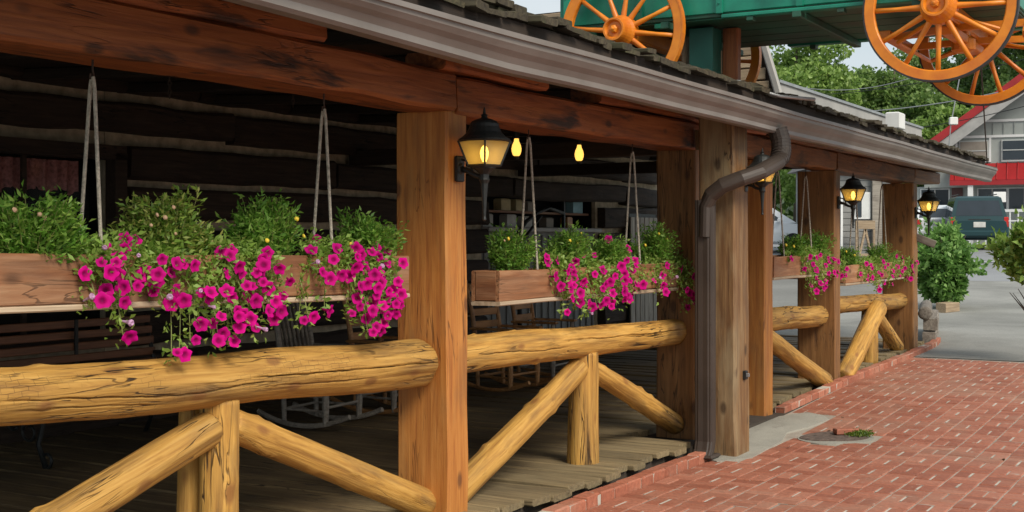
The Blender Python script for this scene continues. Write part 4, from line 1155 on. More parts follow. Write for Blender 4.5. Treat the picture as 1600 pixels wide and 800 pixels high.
petunia('magenta petunias at the right end of the nearest box beside the honey brown post', C_all, tf, 3, 3, 1.595)
petunia('magenta petunias over the left half of the flower box before the rocking chairs', A2, tf, 4, 3, 1.49, 1.05)
petunia('magenta petunias in the middle of the flower box before the rocking chairs', B2, tf, 5, 4, 1.49, 1.05)
petunia('magenta petunias trailing off the right box end against the downspout post', C2, tf, 6, 3, 1.49, 1.05)
petunia('magenta petunias spilling from the small box just beyond the downspout', A3, tf, 7, 4, 1.52, 1.05)
petunia('magenta petunias covering the farthest flower box before the last post', A4, tf, 8, 4, 1.39, 1.05)
tm = -.15
marigold('bushy marigold at the far left picture edge with faded buds in the nearest box', 42, 362, 66, tm, 1.595, 1, [(22, 328, 'o'), (62, 335, 'o'), (70, 341, 'o'), (80, 353, 'o')], nleaf=4200)
marigold('tall half dried marigold between the left rope and the middle of the nearest box', 262, 366, 66, tm, 1.595, 2, [(271, 324, 'o'), (245, 336, 'o'), (258, 340, 'o'), (274, 365, 'o'), (273, 390, 'o'), (236, 352, 'o')], dry=1, nleaf=4200)
marigold('dense dark green marigold just left of the right rope of the nearest box', 420, 356, 56, tm, 1.595, 3, [(474, 369, 'y'), (463, 342, 'y'), (417, 376, 'y')], nleaf=4200)
marigold('compact marigold at the right end of the nearest box', 567, 371, 38, tm, 1.595, 4, [(546, 380, 'y')], nleaf=3000)
marigold('marigold with one orange bloom at the left end of the second box', 795, 388, 30, tm, 1.49, 5, [(794, 373, 'y'), (788, 376, 'o')], nleaf=2400)
marigold('round marigold with yellow blooms right of the left rope of the second box', 884, 382, 29, tm, 1.49, 6, [(908, 365, 'y'), (890, 376, 'y'), (901, 379, 'y'), (909, 388, 'y')], nleaf=2400)
marigold('plain green marigold left of the right rope of the second box', 948, 386, 26, tm, 1.49, 7, (), nleaf=2200)
marigold('dark marigold at the right end of the second box before the old post', 1020, 372, 28, tm, 1.49, 8, [(1042, 374, 'y'), (1029, 366, 'y'), (1008, 383, 'y')], nleaf=2200)
marigold('marigold with yellow blooms at the left end of the small far box', 1232, 385, 18, tm, 1.52, 9, [(1228, 383, 'y'), (1240, 385, 'y')], nleaf=1300)
marigold('marigold at the right end of the small far box', 1272, 385, 22, tm, 1.52, 10, [(1283, 375, 'o')], nleaf=1500)
marigold('marigold with yellow blooms below the third lantern in the farthest box', 1325, 400, 17, tm, 1.39, 11, [(1322, 393, 'y'), (1335, 399, 'y')], nleaf=1100)
marigold('marigold in the middle of the farthest box', 1372, 396, 18, tm, 1.39, 12, [(1383, 388, 'o')], nleaf=1100)

# ------------------------------------------------------------------ furniture on the porch
def rocker(label, s, t, spindle=False, wood_m=CHAIRW, leg_m=CHAIRG, rot=0.0):
    z = floor_z(s)
    root = thing('rocking_chair', label, 'chair', W(s, t, z), TH + math.pi + rot, 'rocking chairs along the wall')
    # local: +Y faces the street, X across
    for x in (-.26, .26):
        pts = [Vector((x, -.45 + .9 * i / 10, .03 + .10 * ((i - 5) / 5.0) ** 2)) for i in range(11)]
        mb = MB(); mb.tube(pts, .022, 6, sq=(1.0, 1.0)); mb.build('rocker', wood_m, root)
        mb = MB(); mb.tube([(x, .22, .04), (x, .22, .20), (x, .22, .42), (x, .22, .64)], [.022, .03, .026, .024], 8); mb.build('leg', leg_m, root)
        mb = MB(); mb.tube([(x * .92, -.20, .04), (x * .92, -.21, .42), (x * .92, -.27, .80), (x * .92, -.36, 1.16)], [.02, .026, .024, .018], 8); mb.build('leg', wood_m, root)
        mb = MB(); mb.box((x, .0, .655), (.08, .54, .025), ch=.01); mb.build('armrest', wood_m, root)
    for zz in (.16, .28):
        mb = MB(); mb.tube([(-.26, .22, zz + .03), (.26, .22, zz + .03)], .012, 6)
        mb.build('rung', leg_m, root)
        mb = MB(); mb.tube([(-.24, -.2, zz), (.24, -.2, zz)], .012, 6); mb.build('rung', leg_m, root)
        for x in (-.26, .26):
            mb = MB(); mb.tube([(x, .22, zz), (x * .93, -.2, zz)], .011, 6); mb.build('rung', leg_m, root)
    mb = MB(); mb.box((0, .01, .42), (.54, .46, .03), ch=.012); mb.build('seat', wood_m, root)
    if spindle:
        mb = MB(); mb.box((0, -.35, 1.10), (.46, .025, .09), ch=.008); mb.build('top_rail', wood_m, root)
        for i in range(7):
            x = -.19 + i * .063; mb = MB(); mb.tube([(x, -.205, .44), (x, -.34, 1.07)], .016, 6, sq=(1.3, .6)); mb.build('spindle', wood_m, root)
    else:
        for i in range(5):
            zz = .56 + i * .13; y = -.215 - .12 * (zz - .42) - .06 * max(0, zz - .8)
            mb = MB(); mb.box((0, y - .01, zz), (.46, .018, .075), ch=.006); mb.build('back_slat', wood_m, root)
    return root
rocker('grey rocking chair with vertical spindles behind the nearest railing', s_at(472, -3.1), -2.9, True, CHAIRG, CHAIRG, .1)
rocker('brown ladder back rocking chair directly left of the honey brown post', s_at(580, -3.1), -2.9, False, CHAIRW, CHAIRG, .05)
rocker('brown ladder back rocking chair directly right of the honey brown post', s_at(766, -3.1), -2.9, False, CHAIRW, CHAIRW, -.05)
rocker('brown ladder back rocking chair behind the left end of the second flower box', s_at(826, -3.1), -2.9, False, CHAIRW, CHAIRG, .08)
# bench with iron ends
bn = thing('porch_bench', 'dark slatted wooden bench with black scrolled iron ends behind the nearest railing', 'bench', W(.68, -3.55, .108), TH + math.pi)
for i in range(6):
    zz = .50 + i * .085; y = -.24 - .02 * i
    timber('back_slat', (-.80, y, zz), (.80, y, zz), .022, .060, BENCHW, bn, seed=i, rough=.003, ch=.006, seg=6)
for i in range(6):
    y = -.18 + i * .085
    timber('seat_slat', (-.80, y, .43), (.80, y, .43), .06, .022, BENCHW, bn, seed=10 + i, rough=.003, ch=.006, seg=6)
for x in (-.78, .78):
    e = MB()
    def scroll(c, r0, a0, a1, n=16): return [Vector((x, c[0] + (r0 * (1 - .55 * i / n)) * math.cos(a0 + (a1 - a0) * i / n), c[1] + (r0 * (1 - .55 * i / n)) * math.sin(a0 + (a1 - a0) * i / n))) for i in range(n + 1)]
    e.tube([(x, -.37, .96), (x, -.30, .72), (x, -.22, .44), (x, -.26, .2), (x, -.36, .0)], [.014, .018, .02, .018, .02], 6)
    e.tube([(x, -.22, .44), (x, .1, .42), (x, .28, .43), (x, .30, .3), (x, .25, .16), (x, .33, .0)], [.018, .018, .02, .018, .018, .022], 6)
    e.tube(scroll((.33, .06), .06, -1.5, 4.5), .012, 5); e.tube(scroll((.0, .30), .11, -.5, 5.5), .011, 5); e.tube(scroll((.16, .24), .08, 2.5, 8), .010, 5)
    e.tube([(x, -.26, .66), (x, .0, .67), (x, .22, .65), (x, .30, .58), (x, .26, .5), (x, .2, .53)], .016, 6); e.tube([(x, .24, .43), (x, .22, .64)], .013, 6)
    e.build('iron_end', IRON, bn, None, True)
mb = MB(); mb.box((0, -.275, .71), (.03, .012, .50)); mb.build('brace', IRON, bn)
# goods on the shop shelf
goods = [(7.95, 1, CREAM, .22, .15), (8.55, 1, CREAM, .24, .15), (8.9, 1, CREAM, .16, .15), (9.2, 1, SHADE, .12, .13), (10.62, 1, CYAN, .30, .19), (7.95, 0, WHITECARD, .24, .16), (8.55, 0, WHITECARD, .24, .16), (9.0, 0, WHITECARD, .2, .14), (9.6, 0, SHADE, .2, .13), (10.2, 0, CHAIRW, .15, .15)]
glab = ['cream carton at the left end of the shop shelf', 'second cream carton from the left on the shop shelf', 'narrow cream carton beside the rope on the shop shelf', 'small tan box in the middle of the shop shelf', 'pale blue package at the right end of the shop shelf', 'white carton under the left end of the shop shelf', 'second white carton from the left under the shop shelf', 'small white carton behind the black iron arm under the shop shelf', 'tan box in the middle of the ledge under the shop shelf', 'small brown box right of the middle under the shop shelf']
for (s, up, mt, w, hgt), lb in zip(goods, glab):
    mb = MB(); mb.box((0, 0, hgt / 2), (w, .12, hgt), ch=.006); mb.box((0, -.0, hgt + .004), (w * .9, .10, .008)); z = 2.062 if up else 1.842
    o = mb.build('goods_box', mt, None, Matrix.Translation(W(s, -4.75 if up else -4.66, z)) @ Matrix.Rotation(TH, 4, 'Z')); tag(o, lb, 'box', 'goods on the shop shelves')
mb = MB(); mb.tube([W(s_at(800, -3.9), -3.9, 1.65), W(s_at(822, -3.9), -3.9, 1.90), W(s_at(840, -3.9), -3.9, 2.02), W(s_at(858, -3.9), -3.9, 2.08), W(s_at(880, -3.9), -3.9, 2.02)], .025, 8)
mb.tube([W(s_at(812, -3.9), -3.9, 1.62), W(s_at(846, -3.9), -3.9, 1.98)], .018, 6); mb.tube([W(s_at(812, -3.9), -3.9, .06), W(s_at(812, -3.9), -3.9, 1.75)], .03, 8)
mb.tube([W(s_at(812, -3.9) - .25, -3.9, .075), W(s_at(812, -3.9) + .25, -3.9, .075)], .03, 8); mb.tube([W(s_at(812, -3.9), -4.15, .075), W(s_at(812, -3.9), -3.65, .075)], .03, 8)
o = mb.build('iron_stand', IRON, None, None, True); tag(o, 'black iron stand with curved arm in front of the shop shelf', 'stand')

# ------------------------------------------------------------------ the green wagon with orange wheels
WA = R(-29.6)
wag = thing('farm_wagon', 'green wooden farm wagon with orange spoked wheels mounted over the porch roof', 'wagon', (.886, 10.3, 3.35), WA)
def wheel(x, y, z, side, seed, rotz=0.0, tyre_m=TYRE):
    """side -1: near (hub faces -Y)"""
    RR = .535; ro = MB()
    M = Matrix.Translation((x, y, z)) @ Matrix.Rotation(rotz, 4, 'Z') @ Matrix.Rotation(R(90), 4, 'X') @ Matrix.Rotation(R(seed * 7.0), 4, 'Z')   # local Z -> -Y
    if side > 0: M = Matrix.Translation((x, y, z)) @ Matrix.Rotation(rotz, 4, 'Z') @ Matrix.Rotation(R(-90), 4, 'X') @ Matrix.Rotation(R(seed * 7.0), 4, 'Z')
    n = 56; vs = []; fs = []
    prof = [(RR - .012, -.028), (RR - .012, .028), (RR - .076, .026), (RR - .084, .018), (RR - .084, -.018), (RR - .076, -.026)]
    for k in range(n):
        a = 2 * math.pi * k / n
        for (r, zz) in prof: vs.append((r * math.cos(a), r * math.sin(a), zz))
    for k in range(n):
        for i in range(6): fs.append((k * 6 + i, k * 6 + (i + 1) % 6, ((k + 1) % n) * 6 + (i + 1) % 6, ((k + 1) % n) * 6 + i))
    ro.add(vs, fs); w = ro.build('wheel', ORANGE, wag, M, False)
    ty = MB(); vs = []; fs = []
    for k in range(n):
        a = 2 * math.pi * k / n
        for (r, zz) in ((RR - .0125, -.030), (RR, -.030), (RR, .030), (RR - .0125, .030)): vs.append((r * math.cos(a), r * math.sin(a), zz))
    for k in range(n):
        for i in range(4): fs.append((k * 4 + i, k * 4 + (i + 1) % 4, ((k + 1) % n) * 4 + (i + 1) % 4, ((k + 1) % n) * 4 + i))
    ty.add(vs, fs); ty.build('tyre', tyre_m, w)
    for k in range(12):
        a = 2 * math.pi * (k + .5) / 12; d = Vector((math.cos(a), math.sin(a), 0))
        mb = MB(); mb.tube([d * .07 + Vector((0, 0, .012)), d * .13 + Vector((0, 0, .010)), d * .30, d * (RR - .075)], [.026, .024, .017, .019], 8); mb.build('spoke', ORANGE, w, None, True)
    mb = MB(); mb.lathe([(.085, -.14), (.105, -.10), (.128, -.04), (.128, .035), (.112, .06), (.098, .10), (.094, .155), (.09, .172), (.076, .172), (.060, .145), (.02, .145)], 28); mb.build('hub', ORANGE, w, None, False)
    mb = MB(); mb.lathe([(.033, .13), (.033, .168), (.024, .178), (.012, .18)], 6); mb.lathe([(.012, .17), (.012, .195), (.004, .198)], 10); mb.build('axle_nut', ORANGE, w)
    return w
TRK = 1.84
wheel(0, 0, 0, -1, 1, 0.0, ORANGE); wheel(2.467, 0, -.02, -1, 2); wheel(0, TRK, 0, 1, 3, 0.0, ORANGE); wheel(2.467 - .0, TRK, -.02, 1, 4)
y0, y1, x0, x1, zb = .15, 1.70, -.62, 2.86, .075
def wbox(name, c, d, mat, parent=wag, ch=.006): mb = MB(); mb.box(c, d, ch=ch); return mb.build(name, mat, parent)
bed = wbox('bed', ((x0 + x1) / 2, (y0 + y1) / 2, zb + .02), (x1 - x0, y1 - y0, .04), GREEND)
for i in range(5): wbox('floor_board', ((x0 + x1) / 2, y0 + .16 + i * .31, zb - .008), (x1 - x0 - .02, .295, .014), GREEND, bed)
for (y, nm) in ((y0, 'side'), (y1, 'side')):
    sd = wbox('side', ((x0 + x1) / 2, y, zb + .26), (x1 - x0 + .02, .03, .46), GREENP)
    for i, xx in enumerate((x0 + .06, .10, .78, 1.42, 2.1, x1 - .06)):
        wbox('cleat', (xx, y + (-.03 if y == y0 else .03), zb + .26), (.05, .028, .48), GREENP, sd)
        for q in range(3):
            mb = MB(); mb.lathe([(.009, 0), (.007, .008), (.001, .01)], 6, (xx, y - .045 if y == y0 else y + .045, zb + .10 + q * .16), Matrix.Rotation(R(90 if y == y0 else -90), 3, 'X')); mb.build('bolt', GREENP, sd)
    wbox('upper_side', ((x0 + x1) / 2, y, zb + .635), (x1 - x0 + .02, .028, .27), GREENP)
for x in (x0, x1): wbox('end_gate', (x, (y0 + y1) / 2, zb + .38), (.03, y1 - y0 - .035, .72), GREENP)
for k, y in enumerate((y0 - .06, y1 + .06)):
    wbox('ledge', (1.85, y, zb - .015), (2.05, .10, .03), GREENP)
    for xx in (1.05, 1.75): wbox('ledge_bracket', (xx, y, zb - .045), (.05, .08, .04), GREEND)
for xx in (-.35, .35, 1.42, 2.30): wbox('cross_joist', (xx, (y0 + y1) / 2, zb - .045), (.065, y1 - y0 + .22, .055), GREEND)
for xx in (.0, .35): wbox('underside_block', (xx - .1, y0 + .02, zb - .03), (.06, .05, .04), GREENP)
for xx, zz in ((0, 0), (2.467, -.02)):
    ax = wbox('axle', (xx, TRK / 2, zz), (.11, TRK - .12, .10), ORANGE)
    wbox('bolster', (xx, TRK / 2, zz + .01 + (.0 if xx == 0 else .0)), (.09, 1.30, .14), ORANGE)
wbox('sand_board', (2.467, TRK / 2, -.14), (.10, 1.2, .06), ORANGE)
for y in (.55, 1.30):
    mb = MB(); mb.tube([(1.95, y + (.10 if y < .9 else -.10), -.12), (2.467, y, -.09), (3.05, y - (.05 if y < .9 else -.05), -.10)], .035, 4, sq=(1, 1)); mb.build('hound', ORANGE, wag)
wbox('sway_bar', (1.98, TRK / 2, -.115), (.08, .95, .06), ORANGE)
wbox('tongue_brace', (3.02, TRK / 2, -.10), (.07, .9, .06), ORANGE)
mb = MB(); mb.tube([(2.9, TRK / 2, -.10), (3.6, TRK / 2, -.16), (4.3, TRK / 2, -.26)], [.045, .04, .03], 8); mb.build('tongue', ORANGE, wag)
mb = MB(); mb.lathe([(.05, -.2), (.09, -.18), (.09, -.10), (.05, -.07), (.05, .04)], 14, (2.467, TRK / 2, -.03)); mb.build('kingpin', ORANGE, wag)
for (a, b) in (((2.1, .35, -.20), (2.467, .2, -.03)), ((2.1, 1.5, -.20), (2.467, 1.65, -.03)), ((2.1, .35, -.20), (2.1, 1.5, -.20)), ((2.85, .45, -.16), (2.467, .25, -.03)), ((2.85, 1.4, -.16), (2.467, 1.6, -.03))):
    mb = MB(); mb.tube([a, b], .016, 6); mb.build('brace_rod', ORANGE, wag)
# support under the wagon
sup = thing('wagon_support', 'green boxed column and dark timber carrying the wagon above the eave', 'support', (0, 0, 0))
c = Vector((1.575, 10.42, 0))
mb = MB(); mb.box((c.x, c.y, 3.09), (.20, .20, .60), Matrix.Rotation(WA, 3, 'Z'), ch=.006); mb.build('boxed_column', plain('dull_green_paint', (.012, .115, .085), .5, sc=4), sup)
def vpost(X, Y, z0, z1, w, d, mat, name, rot=TH): return mesh_obj(name, timber_mesh(z1 - z0, w, d, int(X * 10), None, .005, .01), mat, sup, Matrix.Translation((X, Y, z0)) @ Matrix.Rotation(rot, 4, 'Z') @ Matrix.Rotation(R(-90), 4, 'Y'))
vpost(1.80, 10.46, 2.80, 3.40, .13, .09, BEAM, 'timber_post'); vpost(1.70, 10.50, 2.80, 3.22, .07, .10, SIDING, 'gusset')
vpost(1.45, 10.6, 2.80, 3.40, .05, .12, SIDING, 'side_board')
mb = MB()
p0 = [Vector((1.23, 10.1, 2.905)), Vector((1.38, 10.0, 2.90)), Vector((1.60, 9.98, 2.89)), Vector((1.70, 9.98, 2.885))]
mb.tube(p0, .018, 8); mb.tube([Vector((1.78, 9.98, 2.88)), Vector((2.1, 10.02, 2.80)), Vector((2.4, 10.15, 2.79))], .014, 8)
con = mb.build('conduit', STEEL, None, None, True); tag(con, 'grey metal conduit with square junction box lying on the shake eave below the wagon', 'conduit')
mb = MB(); mb.box((1.74, 9.98, 2.885), (.09, .06, .07), ch=.008); mb.build('junction_box', STEEL, con)
# stay cable, flood light box
mb = MB(); mb.tube([W(12.7, .65, 2.74), Vector((4.1, 11.2, 3.28))], .008, 5); o = mb.build('stay_cable', DARKMETAL); tag(o, 'thin dark cable from the gutter end up to the wagon tongue', 'cable')
fx = thing('flood_light', 'white rectangular flood light box on the far part of the shake roof', 'lamp', W(9.78, .1, 2.92), TH)
mb = MB(); mb.box((0, 0, .20), (.31, .16, .20), ch=.012); mb.build('housing', WHITEP, fx)
mb = MB(); mb.box((0, 0, .05), (.05, .05, .16)); mb.build('stand', STEEL, fx)

# ------------------------------------------------------------------ plants, timbers, trees
def bush(name, label, loc, rx, ry, rz, n, mat, seed, size, trunk=.05, cat='bush', lobes=16, zlift=.1, group=None):
    rs = np.random.default_rng(seed)
    root = thing(name, label, cat, loc, 0, group)
    C = []; per = n // lobes
    for i in range(lobes):
        d = rs.normal(size=3); d /= np.linalg.norm(d); c = d * rs.uniform(.35, .86) * np.array([rx, ry, rz]); c[2] += rz + zlift
        rad = rs.uniform(.18, .36)
        q = rs.normal(size=(per, 3)); q /= np.linalg.norm(q, axis=1, keepdims=True)
        q *= (rs.uniform(.35, 1.0, size=(per, 1)) ** .45) * rad * np.array([rx, ry, rz]); C.append(c + q)
    for i in range(46):
        d = rs.normal(size=3); d[2] = abs(d[2]) * .8 - .15; d /= np.linalg.norm(d); f = np.linspace(.55, rs.uniform(.98, 1.30), 26)[:, None]
        q = d * f * np.array([rx, ry, rz]); q[:, 2] += rz + zlift - .10 * rz * (f[:, 0] - .5) ** 2; C.append(q + rs.normal(size=(26, 3)) * .035 * (rx / .6))
    C = np.concatenate(C); C[:, 2] = np.maximum(C[:, 2], .05)
    Dn = C - np.array([0, 0, rz * .7]); Dr = unit(Dn) * .8 + rs.normal(size=C.shape) * .7
    Ls = rs.uniform(.7, 1.3, len(C)) * size
    mesh_obj('crown', quads_mesh('crown', leaves(C, Dr, Ls, Ls * .55)), mat, root)['kind'] = 'stuff'
    mb = MB(); mb.tube([(0, 0, -.1), (rx * .03, 0, rz * .5), (rx * .05, 0, rz * 1.15 + zlift)], [trunk, trunk * .75, trunk * .3], 8)
    for i in range(9):
        a = rs.uniform(0, 6.28); z0 = rz * rs.uniform(.2, .9); L2 = rs.uniform(.4, .75)
        mb.tube([(0, 0, z0), (rx * L2 * .5 * math.cos(a), ry * L2 * .5 * math.sin(a), z0 + rz * .35), (rx * L2 * math.cos(a), ry * L2 * math.sin(a), z0 + rz * .75)], [trunk * .5, trunk * .35, trunk * .12], 6)
    mb.build('trunk', BARK, root, None, True)
    return root
X, Y = .338 * 24, 24.0
bush('leafy_shrub', 'large bright green leafy shrub beyond the last porch post', (X, Y, gxy(X, Y) - .02), .60, .65, .86, 7500, BUSHG, 3, .115, .03, zlift=-.08, lobes=34)
X, Y = .414 * 15.5, 15.5
bush('leafy_shrub', 'pale green shrub reaching in at the right picture edge', (X, Y, gxy(X, Y) - .02), .50, .5, .58, 2600, foliage('pale_shrub_green', (.13, .25, .04), (.24, .40, .07), (.38, .54, .15), trans=.45), 5, .10, .03, zlift=.75, lobes=22)
# stacked landscape timbers by the last post
for i, (z, dx, lab) in enumerate(((.0, 0, 'lowest weathered grey landscape timber beside the last porch post'), (.17, .05, 'middle weathered grey landscape timber beside the last porch post'), (.34, -.03, 'topmost rounded landscape timber of the pile beside the last porch post'))):
    s, t = 12.25, -.14
    if i == 2: o = log('landscape_timber', W(s + dx, t + .05, gz(s) + z + .09), W(s + dx + 1.9, t - .35, gz(s + 1.9) + z + .05), .095, .09, GREYW, None, 91, knots=3)
    else: o = timber('landscape_timber', W(s + dx, t + .10, gz(s) + z + .085), W(s + dx + 2.0, t - .3, gz(s + 2) + z + .06), .19, .165, GREYW, None, seed=80 + i, rough=.012)
    tag(o, lab, 'timber', 'stacked landscape timbers')
o = timber('landscape_timber', Vector((7.7, 23.0, gxy(7.7, 23) + .08)), Vector((8.05, 23.3, gxy(8, 23.2) + .08)), .2, .17, SIDING, None, seed=99, rough=.012); tag(o, 'short tan timber block on the ground in front of the leafy shrub', 'timber')
timber('board', L(11.33, -.03, 1.72), L(11.42, .22, 1.61), .03, .10, GREYW, cabin, seed=98)['label'] = 'short grey tilted board nailed to the last post'
def tree(label, X, Y, H, rx, mat, seed, leaf=.42, n=13000, z0=None):
    rs = np.random.default_rng(seed); z0 = gxy(X, Y) if z0 is None else z0
    root = thing('broadleaf_tree', label, 'tree', (X, Y, z0), 0, 'trees on the slope behind')
    rz = H * .42; cz = H * .58; lobes = 46; C = []; per = n // lobes; cen = []
    for i in range(lobes):
        d = rs.normal(size=3); d /= np.linalg.norm(d); c = d * (rs.uniform(.15, 1) ** .5) * np.array([rx, rx, rz]) * .82; c[2] += cz
        cen.append(c); rad = rs.uniform(.16, .30) * rx
        q = rs.normal(size=(per, 3)); q /= np.linalg.norm(q, axis=1, keepdims=True); q *= (rs.uniform(.2, 1.0, size=(per, 1)) ** .4) * rad
        q[:, 2] *= .75; C.append(c + q)
    C = np.concatenate(C); Dr = rs.normal(size=C.shape); Dr[:, 2] -= .2
    Ls = rs.uniform(.6, 1.35, len(C)) * leaf
    mesh_obj('crown', quads_mesh('crown', leaves(C, Dr, Ls, Ls * .7)), mat, root)['kind'] = 'stuff'
    mb = MB(); mb.tube([(0, 0, -.5), (.1, 0, H * .3), (-.1, .1, H * .62), (0, 0, H * .9)], [H * .022, H * .017, H * .010, H * .003], 8)
    for i in range(0, lobes, 3):
        c = cen[i]; zb_ = max(H * .2, c[2] - rx * .7); mb.tube([(0, 0, zb_), (c[0] * .5, c[1] * .5, (zb_ + c[2]) / 2 + .2), tuple(c)], [H * .008, H * .005, H * .002], 5)
    mb.build('trunk', BARK, root, None, True)
TL = [  # px, depth, height above its foot, radius, material, label
    (1246, 84, 16.0, 5.0, TREEA, 'light green tree just left of the sky gap behind the wagon'),
    (1205, 96, 15.5, 5.0, TREEB, 'mid green tree behind the wagon underside at the left of the tree line'),
    (1345, 92, 13.4, 4.4, TREEB, 'mid green tree standing below the sky gap under the wagon'),
    (1300, 100, 14.6, 4.6, TREEA, 'light green tree left below the sky gap under the wagon'),
    (1398, 88, 13.6, 4.4, TREEB, 'dark green tree seen through the nearest front wheel'),
    (1448, 96, 16.5, 4.6, TREEB, 'mid green tree seen between the spokes of the front wheels'),
    (1505, 100, 18.5, 5.4, TREEC, 'dark green tree behind the far front wheel'),
    (1575, 94, 20.0, 5.6, TREEC, 'tall dark green tree at the right picture edge behind the red roof'),
    (1640, 88, 20.0, 6.0, TREEB, 'tall green tree beyond the right picture edge'),
    (1420, 76, 8.2, 3.4, TREEA, 'low light green tree just above the grey roof edge'),
    (1350, 78, 8.0, 3.2, TREEB, 'low mid green tree above the middle of the grey roof edge'),
    (1485, 76, 9.0, 3.2, TREEA, 'low light green tree just left of the red gable'),
    (1285, 74, 8.4, 3.4, TREEA, 'low light green tree above the left part of the grey roof edge'),
    (1140, 100, 14.0, 5.0, TREEB, 'mid green tree hidden mostly by the wagon wheels'),
]
for i, (px, Yd, H, rx, mt, lb) in enumerate(TL): tree(lb, (px - 800) / 2000 * Yd, Yd, H, rx, mt, 100 + i, leaf=.31)
# understorey wood on the slope
uc = []
for k in range(170):
    X = rng.uniform(10, 62); Y = rng.uniform(100, 150); r = rng.uniform(2.2, 4.0); H = rng.uniform(1, 6.0) + (Y - 100) * .10 + 1.2
    q = rng.normal(size=(110, 3)); q /= np.linalg.norm(q, axis=1, keepdims=True); q *= r * rng.uniform(.5, 1, size=(110, 1)); uc.append(np.array([X, Y, H + 1.0]) + q)
uc = np.concatenate(uc)
o = mesh_obj('far_wood', quads_mesh('wood', leaves(uc, rng.normal(size=uc.shape), .75, .55)), TREEB); tag(o, 'dense far wood of mixed green trees filling the slope behind', 'wood', kind='stuff')

